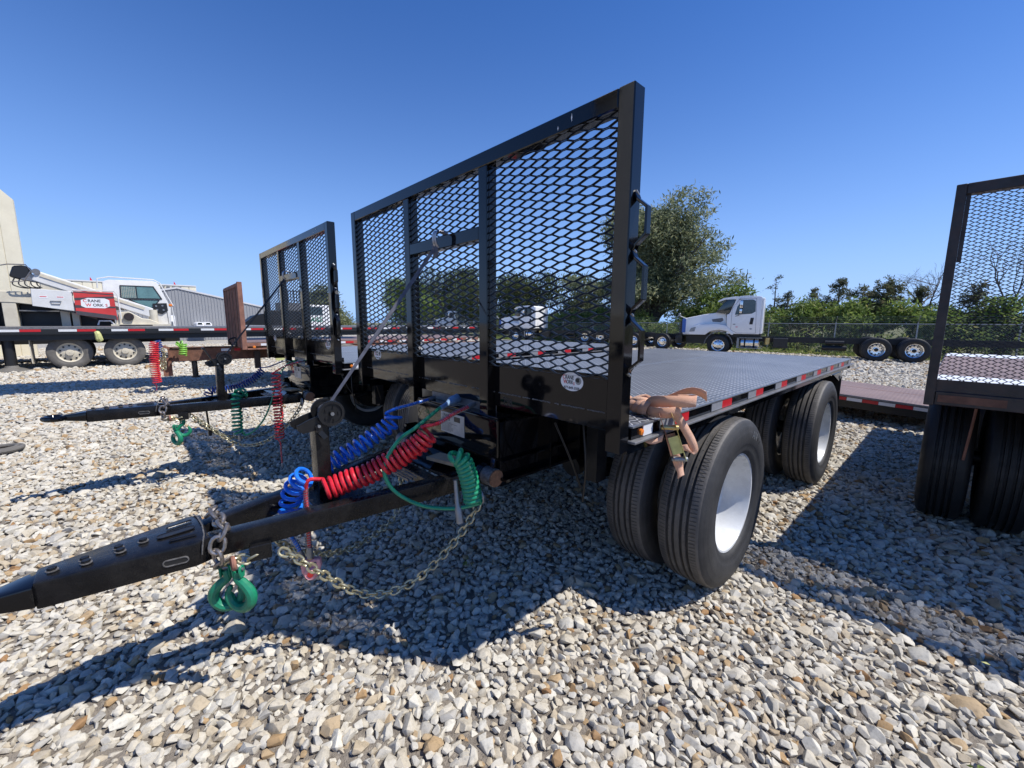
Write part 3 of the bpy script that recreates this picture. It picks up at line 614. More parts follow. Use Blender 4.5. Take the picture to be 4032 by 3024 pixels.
#@@PART3
# ---------------------------------------------------------------- hoses on the front trailer
def hose(name, label, group, mat, path, rad, turns, r, pre=None, tail=None, ease=None, per=14):
    t = thing(name, label, 'hose', path[0], 0, group); o = Vector(path[0])
    sh = lambda P: [Vector(p) - o for p in P]
    m = MB(); pts = coil(m, sh(path), rad, turns, r, 8, per, ease); part('coil', m, mat, t, 0, True)
    for seg, end in ((pre, 0), (tail, -1)):
        if not seg: continue
        P = [pts[end]] + sh(seg); L = spline(P, 8); part('straight_end', MB().tube(L, r * .95, 8), mat, t, 0, True)
        g = [p for p in L[len(L) // 3:]]; sp = MB(); d = sum((b - a).length for a, b in zip(g, g[1:])); coil(sp, g, r * 1.25, d / .0125, .0016, 4, 8); part('spring_guard', sp, 'springwire', t, 0, True)
        e = (L[-1] - L[-2]).normalized(); part('end_fitting', MB().tube([L[-1] - e * .045, L[-1] - e * .02, L[-1] + e * .012], [r * 1.25, r * 1.5, r * 1.3], 10), 'alu' if mat != 'green' else 'plugblue', t, 0, True)
    return t
G1 = 'coiled air hoses on the trailer drawbars'
hose('air_hose', 'red coiled air hose sagging from the front trailer plug down onto its drawbar', G1, 'red',
     [(-.916, -.284, 1.007), (-.943, -.342, .945), (-.986, -.433, .888), (-1.028, -.521, .842), (-1.069, -.607, .808), (-1.103, -.681, .786), (-1.118, -.735, .776)], .047, 20, .0098,
     pre=[(-.93, -.22, 1.045), (-.945, -.10, 1.08), (-.958, .03, 1.106)], tail=[(-1.135, -.800, .83), (-1.148, -.812, .77), (-1.149, -.812, .68), (-1.151, -.812, .58), (-1.153, -.812, .45)])
hose('air_hose', 'blue coiled air hose running behind the winch post of the front trailer', G1, 'blue',
     [(-1.339, -.262, 1.03), (-1.330, -.28, .99), (-1.354, -.335, .935), (-1.374, -.419, .887), (-1.396, -.514, .835), (-1.414, -.593, .795), (-1.428, -.670, .77)], .044, 13, .0092,
     pre=[(-1.335, -.25, 1.06), (-1.35, -.12, 1.07), (-1.372, .03, 1.085)])
hose('air_hose', 'blue coiled hose end drooping through the front drawbar beside the winch post', G1, 'blue',
     [(-1.15, -.80, .85), (-1.20, -.83, .80), (-1.245, -.845, .74), (-1.265, -.85, .67), (-1.265, -.86, .60), (-1.26, -.87, .57)], .046, 7, .0095,
     tail=[(-1.255, -.86, .52), (-1.25, -.84, .47), (-1.24, -.82, .40)])
def gladhand(loc, rz, mat, label):
    t = thing('glad_hand', label, 'coupling', loc, rz, 'glad hand couplings on hose ends')
    m = MB().prism([(-.034, .035), (.034, .040), (.036, .010), (.022, -.03), (-.012, -.038), (-.030, -.012)], 'y', -.012, .012); part('body', m, mat, t, .004, True)
    part('seal_ring', MB().lathe([(-.016, .0), (-.016, .012), (-.020, .018), (-.012, .023), (-.004, .022)], (.004, -.006, -.012), 'y', 20), 'gladred', t, 0, True); part('port', MB().cyl((.004, -.026, -.012), (.004, -.010, -.012), .010, 12), 'inkred', t)
    part('detent_plate', MB().prism([(-.04, -.03), (.02, -.052), (.034, -.045), (.01, -.03)], 'y', .004, .010), 'alu', t, .001)
    for x in (-.016, .018): part('bolt', MB().cyl((x, -.018, .024), (x, -.010, .024), .006, 6), 'alu', t)
    part('inlet', MB().cyl((.0, 0, .038), (.0, 0, .07), .011, 8), 'brass', t)
    return t
gladhand((-1.170, -.806, .375), R(55), 'gladred', 'pink glad hand coupling dangling under the front trailer drawbar').scale = (1.35, 1.35, 1.35)
# green electrical cable
t = thing('electrical_cable', 'green coiled electrical cable hooked over the front trailer drawbar near the hinge', 'cable', (-.70, -.2, .95), 0, G1)
off = Vector((-.70, -.2, .95)); sh = lambda P: [Vector(p) - off for p in P]
m = MB(); pts = coil(m, sh([(-.750, -.245, .900), (-.735, -.240, .915), (-.718, -.228, .905), (-.704, -.215, .87), (-.692, -.203, .81), (-.685, -.196, .75), (-.682, -.192, .69)]), .036, 13.5, .0120, 8, 18); part('coil', m, 'green', t, 0, True)
m = MB().tube(spline([pts[-1]] + sh([(-.70, -.215, .668), (-.753, -.265, .655), (-.838, -.356, .664), (-.905, -.428, .703), (-.954, -.481, .761), (-.975, -.504, .839), (-.975, -.48, .915), (-.965, -.42, .991), (-.955, -.33, 1.04), (-1.0, -.20, 1.085), (-1.04, -.13, 1.10)])), .0095, 8); part('loose_loop', m, 'green', t, 0, True)
part('plug', MB().tube(sh([(-1.03, -.14, 1.097), (-1.08, -.06, 1.103), (-1.10, -.02, 1.112), (-1.14, .05, 1.112)]), [.012, .014, .026, .028], 12), 'plugblue', t, 0, True)
part('plug', MB().tube(sh([(-.745, -.246, .80), (-.732, -.246, .67), (-.730, -.244, .66), (-.722, -.24, .585)]), [.012, .013, .018, .019], 12), 'alu', t, 0, True)
# plug sockets
# ---------------------------------------------------------------- chains
def link_mesh(L, Wd, r, mat):
    key = ('link', L, Wd, r, mat)
    if key not in ME:
        h = L / 2 - Wd / 2; pts = [(h + math.cos(a) * Wd / 2, math.sin(a) * Wd / 2, 0) for a in [R(-90 + k * 30) for k in range(7)]] + [(-h + math.cos(a) * Wd / 2, math.sin(a) * Wd / 2, 0) for a in [R(90 + k * 30) for k in range(7)]]
        ME[key] = MB().tube(pts, r, 7, True).mesh('link', MT[mat], 0, True)
    return ME[key]
def chain(label, path, pitch, wd, r, mat, group='safety chains on the drawbars', cat='chain', name='safety_chain', twist=0.):
    o = Vector(path[0]); t = thing(name, label, cat, o, 0, group); P = spline([Vector(p) - o for p in path], 14)
    d = [0]
    for a, b in zip(P, P[1:]): d.append(d[-1] + (b - a).length)
    n = int(d[-1] / pitch); k = 0; j = 0
    for i in range(n):
        s_ = (i + .5) * pitch
        while j < len(d) - 2 and d[j + 1] < s_: j += 1
        f = (s_ - d[j]) / max(1e-9, d[j + 1] - d[j]); p = P[j].lerp(P[j + 1], f); tg = (P[j + 1] - P[j]).normalized()
        l = obj('link', link_mesh(pitch + 2 * r, wd, r, mat), t, p); qt = tg.to_track_quat('X', 'Z'); l.rotation_mode = 'QUATERNION'
        from mathutils import Quaternion
        l.rotation_quaternion = qt @ Quaternion((1, 0, 0), R(45 + (90 if i % 2 else 0) + random.uniform(-9, 9)) + twist)
    return t
near = [(-.765, -.075, .655), (-.775, -.11, .58), (-.805, -.201, .453), (-.846, -.331, .332), (-.886, -.455, .262), (-.93, -.593, .259), (-.964, -.7, .318), (-1.005, -.826, .445), (-1.033, -.916, .545), (-1.058, -.985, .598)]
far = [(-1.680, -.034, .60), (-1.688, -.06, .40), (-1.665, -.107, .25), (-1.623, -.24, .19), (-1.56, -.437, .181), (-1.5, -.623, .231), (-1.45, -.78, .331), (-1.411, -.903, .466), (-1.38, -.985, .598)]
c1 = chain('near yellow zinc safety chain drooping from the hinge of the front trailer', near, .036, .033, .0056, 'zinc')
c2 = chain('far safety chain of the front trailer, hanging behind its drawbar', far, .036, .033, .0056, 'zinc')
c3 = chain('heavy rusty grey chain draped over the front trailer coupler', [(-1.285, -1.165, .735), (-1.24, -1.158, .755), (-1.19, -1.150, .740), (-1.12, -1.140, .733), (-1.075, -1.146, .725), (-1.055, -1.170, .69), (-1.055, -1.175, .64), (-1.065, -1.165, .60), (-1.08, -1.13, .595)], .050, .048, .0078, 'steelgrey')
part('pin_shackle', MB().tube([(-1.03 + math.cos(a) * .022 + 1.285, -1.13 + 1.165 + .0, .60 - .735 + math.sin(a) * .022) for a in [k * math.tau / 12 for k in range(12)]], .009, 7, True), 'rustlight', c3, 0, True)
c4 = chain('short chain between the pocket and the green hooks of the front trailer', [(-1.062, -1.03, .585), (-1.068, -1.07, .575), (-1.075, -1.10, .585), (-1.08, -1.14, .58), (-1.075, -1.155, .57)], .040, .038, .0062, 'zinc')
m = MB(); m.tube([(.0 + math.cos(a) * .024, .0, math.sin(a) * .034 - .03) for a in [k * math.tau / 16 for k in range(16)]], .0085, 7, True); p = part('shackle', m, 'alu', c1, 0, True); p.location = (0, -.005, .03)
def hook(loc, rz, label, group, mirror=1, sc=1.0):
    t = thing('chain_hook', label, 'hook', loc, rz, group); k = mirror
    path = [(0, 0, -.008), (-.004 * k, 0, -.04), (.022 * k, 0, -.062), (.047 * k, 0, -.095), (.046 * k, 0, -.130), (.022 * k, 0, -.158), (-.012 * k, 0, -.162), (-.040 * k, 0, -.142), (-.050 * k, 0, -.112), (-.044 * k, 0, -.086), (-.036 * k, 0, -.074)]
    path = [(x * sc, y, z * sc) for x, y, z in path]; L = spline(path, 5); n = len(L)
    rr = [sc * (.0125 + .008 * math.sin(min(1, i / (n * .62)) * math.pi / 1.25) - (.012 * max(0, (i / n - .75) / .25))) for i in range(n)]
    m = MB().tube(L, rr, 10); body = part('hook_body', m, 'hook', t, 0, True)
    for s_ in (-1, 1):
        m = MB().prism([(-.013, -.035), (.013, -.035), (.016, .002), (.010, .018), (-.010, .018), (-.016, .002)], 'x', s_ * .0165 - .004, s_ * .0165 + .004); part('clevis_ear', m, 'hook', t, .003, True)
    part('clevis_pin', MB().cyl((-.026, 0, .003), (.026, 0, .003), .006, 8), 'alu', t)
    part('safety_latch', MB().beam((.006 * k, -.006, -.055), (-.026 * k, -.008, -.098), .012, .004, (0, 1, 0)), 'alu', t)
    return t
HG = 'green hooks on the drawbar chains'
hook((-1.045, -1.115, .562), R(38), 'right green steel hook of the pair hanging under the front drawbar', HG, 1, 1.05)
hook((-1.095, -1.150, .558), R(62), 'left green steel hook of the pair hanging under the front drawbar', HG, -1, 1.05)
# loose S hook on drawbar
part_s = MB().tube(spline([(-.985, -.42, .70), (-.97, -.40, .725), (-.95, -.40, .72), (-.955, -.415, .70), (-.965, -.42, .685), (-.955, -.43, .665), (-.94, -.425, .67)]), .0045, 6)
s_ = part('s_hook', part_s, 'zinc', None, 0, True); tag(s_, 'small open S shaped wire hook hanging inside the front drawbar', 'hook')
# winch strap with hook
def winch_strap(dx, dy, dz, label, mat='strap'):
    t = thing('winch_strap', label, 'strap', (-1.2 + dx, -.3 + dy, 1.5 + dz), 0, 'straps from the winches to the headboards'); o = Vector((-1.2, -.3, 1.5))
    a = Vector((-1.215, -.660, 1.160)) - o; b = Vector((-1.185, -.04, 1.985)) - o; n = 14; pts = []; nr = []
    for i in range(n + 1):
        f = i / n; p = a.lerp(b, f); tw = .35 + .9 * f; pts.append(p); nr.append(Vector((math.cos(tw), .8 * math.sin(tw), -.6 * math.sin(tw))))
    m = MB(); m.strip(pts, nr, .019); o2 = part('webbing', m, mat, t); so_ = o2.modifiers.new('thick', 'SOLIDIFY'); so_.thickness = .002
    m = MB(); lo = [b + Vector((math.sin(k * 1.3) * .012, -.012, -.07 + k * .022)) for k in range(4)]; m.strip(lo, [Vector((1, .3, .3 * (-1) ** k)) for k in range(4)], .03); so2 = part('knot', m, mat, t); q_ = so2.modifiers.new('thick', 'SOLIDIFY'); q_.thickness = .006
    hk = [b + Vector((0, -.004, -.02)), b + Vector((.0, -.022, .015)), b + Vector((.004, -.018, .06)), b + Vector((.006, .02, .068)), b + Vector((.008, .055, .058))]
    part('snap_hook', MB().tube(spline(hk), .007, 7), 'springwire', t, 0, True); part('snap_hook', MB().tube([p + Vector((.02, 0, 0)) for p in spline(hk)], .006, 7), 'springwire', t, 0, True)
    return t
winch_strap(0, 0, 0, 'grey strap running from the front winch up to the headboard crossbar')
winch_strap(-2.957, 0, .03, 'dark strap running from the second trailer winch up to its headboard crossbar', 'blackmat')
# ---------------------------------------------------------------- orange ratchet strap heaped on the deck corner
def ribbon(parent, pts, wdir, wd=.048, mat='webbing', th=.0018, nm='webbing'):
    P = spline(pts, 8); Wd = spline(wdir, 8); V = []; F = []; uv = []
    L = 0
    for i, (p, d) in enumerate(zip(P, Wd)):
        if i: L += (P[i] - P[i - 1]).length
        d = d.normalized(); V += [p - d * wd / 2, p, p + d * wd / 2]; uv.append(L)
    for i in range(len(P) - 1): F += [(3 * i, 3 * i + 1, 3 * i + 4, 3 * i + 3), (3 * i + 1, 3 * i + 2, 3 * i + 5, 3 * i + 4)]
    me = bpy.data.meshes.new(nm); me.from_pydata([tuple(v) for v in V], [], F); ul = me.uv_layers.new(name='UVMap')
    for l in me.loops: vi = l.vertex_index; ul.data[l.index].uv = (uv[vi // 3] * 4.2, (vi % 3) / 2)
    me.materials.append(MT[mat])
    for f in me.polygons: f.use_smooth = True
    o = obj(nm, me, parent); md_ = o.modifiers.new('thick', 'SOLIDIFY'); md_.thickness = th; md_.offset = 0; return o
ts = thing('ratchet_strap', 'faded orange ratchet strap knotted on the front trailer deck corner', 'strap', (-.03, .35, 1.156))
def T(*P): return [Vector(p) - Vector((-.03, .35, 1.156)) for p in P]
D = Vector
# bundle lying behind the post
ribbon(ts, T((-.40, .26, 1.17), (-.30, .32, 1.20), (-.20, .35, 1.205), (-.12, .33, 1.19), (-.05, .33, 1.195)), [D((.2, .6, .5)), D((0, 1, .3)), D((.1, .6, .8)), D((0, .8, -.5)), D((0, .5, .8))])
ribbon(ts, T((-.34, .22, 1.165), (-.24, .26, 1.18), (-.15, .30, 1.20), (-.07, .29, 1.215), (-.02, .31, 1.20)), [D((.2, .9, 0)), D((0, .6, .6)), D((.1, .2, 1)), D((0, .5, .8)), D((0, .7, .5))])
ribbon(ts, T((-.26, .40, 1.163), (-.18, .36, 1.19), (-.10, .36, 1.215), (-.04, .34, 1.19)), [D((.2, .9, 0)), D((0, .6, .6)), D((.1, .2, 1)), D((0, .5, .8))])
# wraps round the knot
for k, (x, r_) in enumerate(((-.155, .024), (-.125, .028), (-.090, .031), (-.055, .033))):
    c = T((x, .325 - .01 * k, 1.192))[0]; P_ = [c + D((.012 * math.sin(a), math.cos(a) * r_ * 1.15, math.sin(a) * r_)) for a in [k2 * math.tau / 8 for k2 in range(9)]]
    ribbon(ts, P_, [D((1, .25 * math.sin(k * 2), .1))] * 9, .046)
# big loop bulging out over the edge
ribbon(ts, T((-.06, .30, 1.20), (-.02, .275, 1.225), (.04, .285, 1.235), (.10, .34, 1.235), (.115, .40, 1.232), (.08, .425, 1.228), (.03, .40, 1.225)), [D((0, -.1, 1)), D((0, -.15, 1)), D((.05, -.1, 1)), D((.1, 0, 1)), D((0, .1, 1)), D((0, 0, 1)), D((0, 0, 1))], .050)
ribbon(ts, T((-.06, .29, 1.18), (-.01, .262, 1.185), (.04, .275, 1.187), (.075, .33, 1.19), (.06, .37, 1.19), (.01, .37, 1.185)), [D((0, -.1, 1)), D((0, -.2, 1)), D((.05, -.2, 1)), D((.1, 0, 1)), D((0, .1, 1)), D((0, 0, 1))], .048)
ribbon(ts, T((-.02, .42, 1.225), (.05, .45, 1.262), (.10, .46, 1.262), (.13, .47, 1.245)), [D((.1, -.8, .5)), D((.1, -.7, .6)), D((.1, -.5, .8)), D((0, -.3, 1))], .046)
# hanging loops by the handle
ribbon(ts, T((.045, .375, 1.165), (.058, .43, 1.10), (.062, .50, 1.03), (.060, .545, .975), (.050, .53, .962), (.045, .49, .985), (.045, .465, 1.01)), [D((.45, .8, .2)), D((.4, .9, .3)), D((.4, .8, .3)), D((.5, .8, .0)), D((.5, .6, -.4)), D((.4, .9, 0)), D((.4, .9, 0))], .044)
ribbon(ts, T((.040, .335, 1.085), (.043, .36, 1.02), (.045, .41, .95), (.050, .435, .90), (.052, .445, .865)), [D((.6, .6, .2)), D((.3, .8, .1)), D((.7, .5, .1)), D((.2, .9, .2)), D((.1, .3, .1))], .042)
ribbon(ts, T((.035, .28, 1.075), (.02, .22, 1.07), (-.02, .20, 1.085), (.0, .24, 1.075)), [D((.1, .2, 1)), D((.1, .5, .5)), D((0, 1, .2)), D((.1, .4, .3))], .03)
# ratchet body: two side plates, spindle, handle and grip
a, b = T((.050, .275, 1.165))[0], T((.062, .400, .955))[0]; dr = (b - a).normalized(); sd = D((.75, .66, 0)).normalized(); nn = dr.cross(sd).normalized()
for s_ in (-1, 1):
    m = MB(); o_ = sd * s_ * .026
    def pl_(pts, th=.0022): 
        V = [a + dr * u + nn * v + o_ for u, v in pts] + [a + dr * u + nn * v + o_ + sd * th for u, v in pts]; n_ = len(pts)
        m.add(V, [tuple(range(n_)), tuple(range(2 * n_ - 1, n_ - 1, -1))] + [(i, i + n_, (i + 1) % n_ + n_, (i + 1) % n_) for i in range(n_)])
    pl_([(-.02, -.018), (.03, -.024), (.085, -.030), (.11, -.018), (.10, .012), (.05, .018), (-.015, .012)])
    part('ratchet_plate', m, 'brass' if s_ > 0 else 'rustlight', ts, .0006)
    m = MB(); pl_([(.02, .0), (.06, -.008), (.235, -.012), (.242, .0), (.235, .012), (.06, .010)], .003); part('handle_arm', m, 'rustlight' if s_ < 0 else 'yellow', ts, .0006)
part('handle_grip', MB().cyl(a + dr * .235 - sd * .034, a + dr * .235 + sd * .034, .011, 12), 'alu', ts, 0, True)
part('spindle', MB().cyl(a + dr * .05 - sd * .036, a + dr * .05 + sd * .036, .011, 12), 'brass', ts, 0, True)
part('handle_plate', MB().beam(a + dr * .10 + nn * .004, a + dr * .20 + nn * .004, .046, .003, nn), 'yellow', ts)
# ---------------------------------------------------------------- second trailer hoses, chains, hooks
GB = G1
hose('air_hose', 'navy coiled air hose stretched along the second trailer drawbar', GB, 'darkblue', [(-4.32, -.29, 1.03), (-4.32, -.362, .953), (-4.32, -.452, .895), (-4.32, -.556, .858), (-4.32, -.637, .851), (-4.33, -.764, .846), (-4.34, -.80, .80)], .036, 24, .0065, pre=[(-4.32, -.22, 1.06), (-4.33, -.05, 1.12)])
hose('air_hose', 'dark red coiled hose hanging straight down through the second trailer drawbar', GB, 'red', [(-3.735, -.30, 1.04), (-3.737, -.3, .905), (-3.742, -.3, .774), (-3.756, -.3, .602), (-3.78, -.3, .371)], .040, 20, .0065, pre=[(-3.76, -.2, 1.11), (-3.91, .03, 1.14)], tail=[(-3.77, -.3, .33), (-3.765, -.3, .24), (-3.76, -.3, .14), (-3.762, -.3, .07)], ease=lambda u: u ** .9)
t = thing('electrical_cable', 'green coiled electrical cable hanging over the right arm of the second trailer drawbar', 'cable', (-3.97, -.6, .85), 0, G1); off = Vector((-3.97, -.6, .85))
m = MB(); pts = coil(m, sh([(-4.03, -.55, .81), (-4.0, -.56, .855), (-3.975, -.59, .84), (-3.965, -.615, .79), (-3.965, -.618, .70), (-3.967, -.62, .60), (-3.97, -.622, .50), (-3.97, -.61, .43)]), .040, 14, .0105, 8, 14); part('coil', m, 'green', t, 0, True)
part('loose_loop', MB().tube(spline([pts[-1]] + sh([(-3.95, -.56, .42), (-3.90, -.50, .46), (-3.82, -.42, .58), (-3.77, -.35, .76), (-3.79, -.28, .97), (-3.9, -.15, 1.11), (-4.07, .0, 1.14)])), .008, 8), 'green', t, 0, True)
part('plug', MB().tube(sh([(-3.98, -.61, .42), (-3.98, -.61, .36)]), .014, 10), 'alu', t)
t = thing('air_hose', 'thin black hose end with glad hand dangling under the second trailer drawbar', 'hose', (-4.25, -.82, .77), 0, G1); part('straight_end', MB().tube([(0, 0, 0), (.005, -.01, -.12), (0, -.005, -.24), (.0, 0, -.31)], .009, 7), 'blackmat', t, 0, True); part('end_fitting', MB().box(-.03, .03, -.015, .015, -.37, -.30), 'blackmat', t, .006)
for src, lab in ((c1, 'near zinc safety chain drooping from the hinge of the second trailer'), (c2, 'far safety chain hanging behind the second trailer drawbar'), (c3, 'grey chain draped over the second trailer coupler'), (c4, 'short chain above the green hooks of the second trailer')):
    n = copy_tree(src); n.location = Vector(src.location) + Vector((-2.957, 0, .075)); n['label'] = lab
hook((-4.00, -1.10, .59), R(30), 'lower green hook with open latch hanging under the second trailer drawbar', HG, 1, 1.0)
hook((-4.04, -1.04, .64), R(80), 'upper green hook behind the other one under the second trailer drawbar', HG, -1, .95)
t = thing('crank', 'black crank handle sticking up from the second trailer winch', 'handle', (-4.1, -.74, 1.14)); part('crank_arm', MB().beam((0, 0, 0), (-.01, -.075, .15), .012, .03, (1, 0, 0)), 'blackmat', t, .003); part('grip', MB().cyl((-.01, -.075, .15), (-.09, -.075, .15), .013, 10), 'blackmat', t, 0, True)
# ring lying on the gravel
m = MB(); m.tube([(math.cos(a) * .17, math.sin(a) * .17, .0) for a in [k * math.tau / 36 for k in range(36)]], .026, 8, True); m.tube([(math.cos(a) * .13, math.sin(a) * .13, .012) for a in [k * math.tau / 36 for k in range(36)]], .022, 8, True)
o = part('rubber_ring', m, 'tyredust', None, 0, True, loc=(-6.66, -2.56, .055)); tag(o, 'dusty dark rubber ring lying alone on the gravel at the left edge', 'ring')
#@@PART4
# ---------------------------------------------------------------- rusty trailer on the right
def far_wheel(root, loc, rot=0, tyre='tyredark', rim='chrome', r=.52, w_=.27, holes=10, deep=False, nm='wheel'):
    key = ('fw', rim, r, w_, holes, deep)
    if key not in ME:
        m = MB(); xo = w_ / 2 * .8; ri = r * .555
        if deep: m.lathe([(xo - .01, ri), (xo, ri + .012), (xo - .02, ri - .02), (xo - .10, ri - .04), (xo - .145, ri - .09), (xo - .15, .10), (xo - .06, .095), (xo - .05, 0)], (0, 0, 0), 'x', 28)
        else: m.lathe([(xo - .01, ri), (xo, ri + .012), (xo - .015, ri - .02), (xo - .05, ri - .035), (xo - .045, ri - .06), (xo + .0, .16), (xo + .005, .10), (xo + .05, .09), (xo + .06, .0)], (0, 0, 0), 'x', 28)
        ME[key] = m.mesh('rim', MT[rim], 0, True)
        h = MB(); rr = ri - (.095 if deep else .075); dx = xo - (.143 if deep else .032)
        for k in range(holes):
            a = (k + .5) * math.tau / holes; h.tube([(dx, rr * math.cos(a), rr * math.sin(a)), (dx + .012, rr * math.cos(a), rr * math.sin(a))], .028, 8)
        ME[key + ('h',)] = h.mesh('hand_hole', MT['ink'])
        c = MB(); c.lathe([(dx, .085), (dx + (.10 if deep else .05), .075), (dx + (.115 if deep else .095), .0)], (0, 0, 0), 'x', 16); ME[key + ('c',)] = c.mesh('hub_cap', MT['blackmat'] if rim == 'chrome' else MT['rustdark'], 0, True)
    tk = ('ft', tyre, r, w_)
    if tk not in ME: ME[tk] = tyre_mb(0, w_, r, r * .55, True, 40).mesh('tyre', MT[tyre], 0, True)
    o = obj(nm, ME[key], root, loc); o.rotation_euler = (0, 0, rot); obj('tyre', ME[tk], o); obj('hand_holes', ME[key + ('h',)], o); obj('hub_cap', ME[key + ('c',)], o); return o
CX = .738
t = thing('flatbed_trailer', 'rusty dark flatbed trailer cut off at the right edge of the frame', 'trailer', (CX + 2.44, 2.30, 0))
m = 'rustdark'
for x0, x1 in ((-2.44, -2.395), (-.045, 0), (-1.63, -1.575), (-.87, -.815)): part('headboard_post', MB().box(x0, x1, 0, .07, 1.06 if x0 in (-2.44, -.045) else 1.22, 2.37), m, t, .003, True)
part('headboard_top_rail', MB().box(-2.395, -.045, .001, .069, 2.31, 2.3695), m, t, .003, True)
part('corner_bracket', MB().box(-2.394, -2.375, .02, .055, 1.93, 2.309), m, t)
for a, b in ((-2.395, -1.63), (-1.575, -.87), (-.815, -.045)): part('mesh_panel', expanded(a, b, 1.215, 2.31, .03, .052, .0215, .0035, .0028, .0025), m, t)
part('kick_plate', MB().box(-2.395, -.045, .02, .035, 1.150, 1.222), m, t); part('front_channel', MB().box(-2.395, -.045, .010, .08, 1.065, 1.149), 'rustdark', t, .004, True)
part('torn_tape', MB().box(-2.02, -1.92, .005, .0095, 1.085, 1.13), 'placard', t); part('torn_tape', MB().box(-2.38, -2.10, .006, .0096, 1.085, 1.13), 'rust', t)
part('deck', MB().box(-2.43, -.01, .08, 4.9, 1.146, 1.156), 'deckbrown', t); part('side_rail', MB().box(-2.44, -2.40, .08, 4.9, 1.06, 1.1455), m, t)
for y, d_ in ((.72, .42), (4.1, .75)): part('deck_strip', MB().box(-2.42, -.02, y, y + d_, 1.1562, 1.159), 'sticker', t)
for x in (-.72, -1.72): part('main_beam', MB().box(x - .03, x + .03, .03, 4.7, .74, 1.06), 'blackmat', t)
for y in (1.172, 3.3):
    for x in (-2.30, -1.985, -.385, -.053): far_wheel(t, (x, y, .52), math.pi if x < -1.2 else 0, 'tyredark', 'white', .52, .275, 10, True)
    part('axle', MB().cyl((-2.2, y, .52), (-.2, y, .52), .06, 12), 'blackmat', t, 0, True)
part('chain_stub', MB().tube([(-2.19, .66, 1.05), (-2.20, .655, .85), (-2.215, .65, .60)], .008, 6), 'rustlight', t)
tape_row(t, -2.4435, .3, 4.8, 1.09, 1.14, 0)
# low brown deck lying behind, running crosswise
t = thing('low_deck_trailer', 'low brown steel deck trailer lying crosswise behind the front trailer wheels', 'trailer', (-.4, 7.05, .36)); t.rotation_euler = (0, R(2.6), 0)
part('deck', MB().box(-3.2, 3.2, .03, 1.95, .065, .073), 'deckbrown', t); part('deck_seam', MB().box(-3.2, 3.2, 1.15, 1.165, .0735, .075), 'rustlight', t)
part('side_rail', MB().box(-3.2, 3.2, 0, .03, -.04, .072), 'blackmat', t); part('rail_edge', MB().box(-3.2, 3.2, -.008, .0, .045, .068), 'railgrey', t); part('lower_beam', MB().box(-3.2, 3.2, .04, .10, -.13, -.041), 'blackmat', t); part('lower_beam', MB().box(-3.2, 3.2, 1.85, 1.93, -.13, .06), 'blackmat', t)
x = -3.0
for k in range(24):
    part('reflective_tape', MB().box(x, x + .19, -.004, -.0005, -.012, .038), 'tape_white' if k % 2 == 0 else 'tape_red', t); x += .195
for sx in (-2.6, 2.6):
    for sy in (.2, 1.7): part('leg', MB().box(sx - .05, sx + .05, sy - .05, sy + .05, -.34, .06), 'blackmat', t)
# ---------------------------------------------------------------- rust brown trailer beyond the second one
t = thing('flatbed_trailer', 'rust brown drawbar trailer with a slatted solid headboard, third from the front', 'trailer', (-9.75, .49, 0), R(-2.5))
part('headboard_post', MB().box(-.08, 0, 0, .09, .93, 2.38), 'rustlight', t, .004, True); part('headboard_post', MB().box(-2.44, -2.36, 0, .09, .93, 2.34), 'rustlight', t, .004, True)
part('headboard_top_rail', MB().box(-2.36, -.08, .001, .088, 2.29, 2.36), 'rustlight', t, .003)
for k in range(9):
    x = -2.34 + k * .25; part('headboard_plank', MB().prism([(x, .02), (x + .06, .02), (x + .085, .07), (x + .165, .07), (x + .19, .02), (x + .245, .02), (x + .245, .028), (x + .196, .028), (x + .17, .078), (x + .08, .078), (x + .055, .028), (x, .028)], 'z', .95, 2.30), 'rust' if k % 2 else 'rustlight', t)
part('deck', MB().box(-2.43, -.01, .09, 6.3, 1.075, 1.095), 'deckbrown', t); part('side_rail', MB().box(-.04, 0, .09, 6.3, 1.0, 1.074), 'rustlight', t); part('rub_rail', MB().box(-.04, .02, .09, 6.3, .93, .96), 'rustlight', t)
tape_row(t, .001, .35, 6.2, 1.01, 1.06, 0, .2, .2, .15); part('marker_lamp', MB().lathe([(0, 0), (0, .03), (.012, .03), (.02, 0)], (.001, .22, .985), 'x', 12), 'amber', t, 0, True)
part('main_beam', MB().beam((-1.22, -1.25, .80), (-1.22, 6.2, .77), .16, .29), 'rust', t, .006); part('tongue_top_plate', MB().beam((-1.22, -1.2, .965), (-1.22, .3, .945), .22, .012), 'rust', t)
part('drop_leg', MB().box(-1.30, -1.14, -1.36, -1.20, .34, .74), 'rustlight', t); part('jack_leg', MB().cyl((-1.22, -.80, .80), (-1.22, -.80, .30), .055, 12), 'blackmat', t, 0, True); part('jack_foot', MB().cyl((-1.22, -.80, .27), (-1.22, -.80, .30), .085, 12), 'blackmat', t)
part('support_leg', MB().box(-1.05, -.93, .35, .47, .42, .84), 'rustdark', t); part('junction_box', MB().box(-1.12, -1.0, .0, .18, .95, 1.15), 'blackmat', t, .01)
part('wiring_loop', MB().tube(spline([(-1.1, -.05, .95), (-1.1, -.12, 1.10), (-1.1, .02, 1.16), (-1.1, .2, 1.12)]), .018, 8), 'blackmat', t, 0, True)
part('reflective_tape', MB().box(-1.138, -1.134, -.28, -.10, .85, .91), 'tape_white', t); part('reflective_tape', MB().box(-1.138, -1.134, -.02, .10, .85, .91), 'tape_red', t)
part('hook_arm', MB().beam((-1.22, -1.0, .86), (-1.22, -1.35, 1.0), .06, .05), 'rustlight', t)
for y in (2.2, 4.2):
    for x in (-2.387, -2.055, -.385, -.053): far_wheel(t, (x, y, .5), math.pi if x < -1.2 else 0, 'tyredust', 'cream', .5, .27, 8, True)
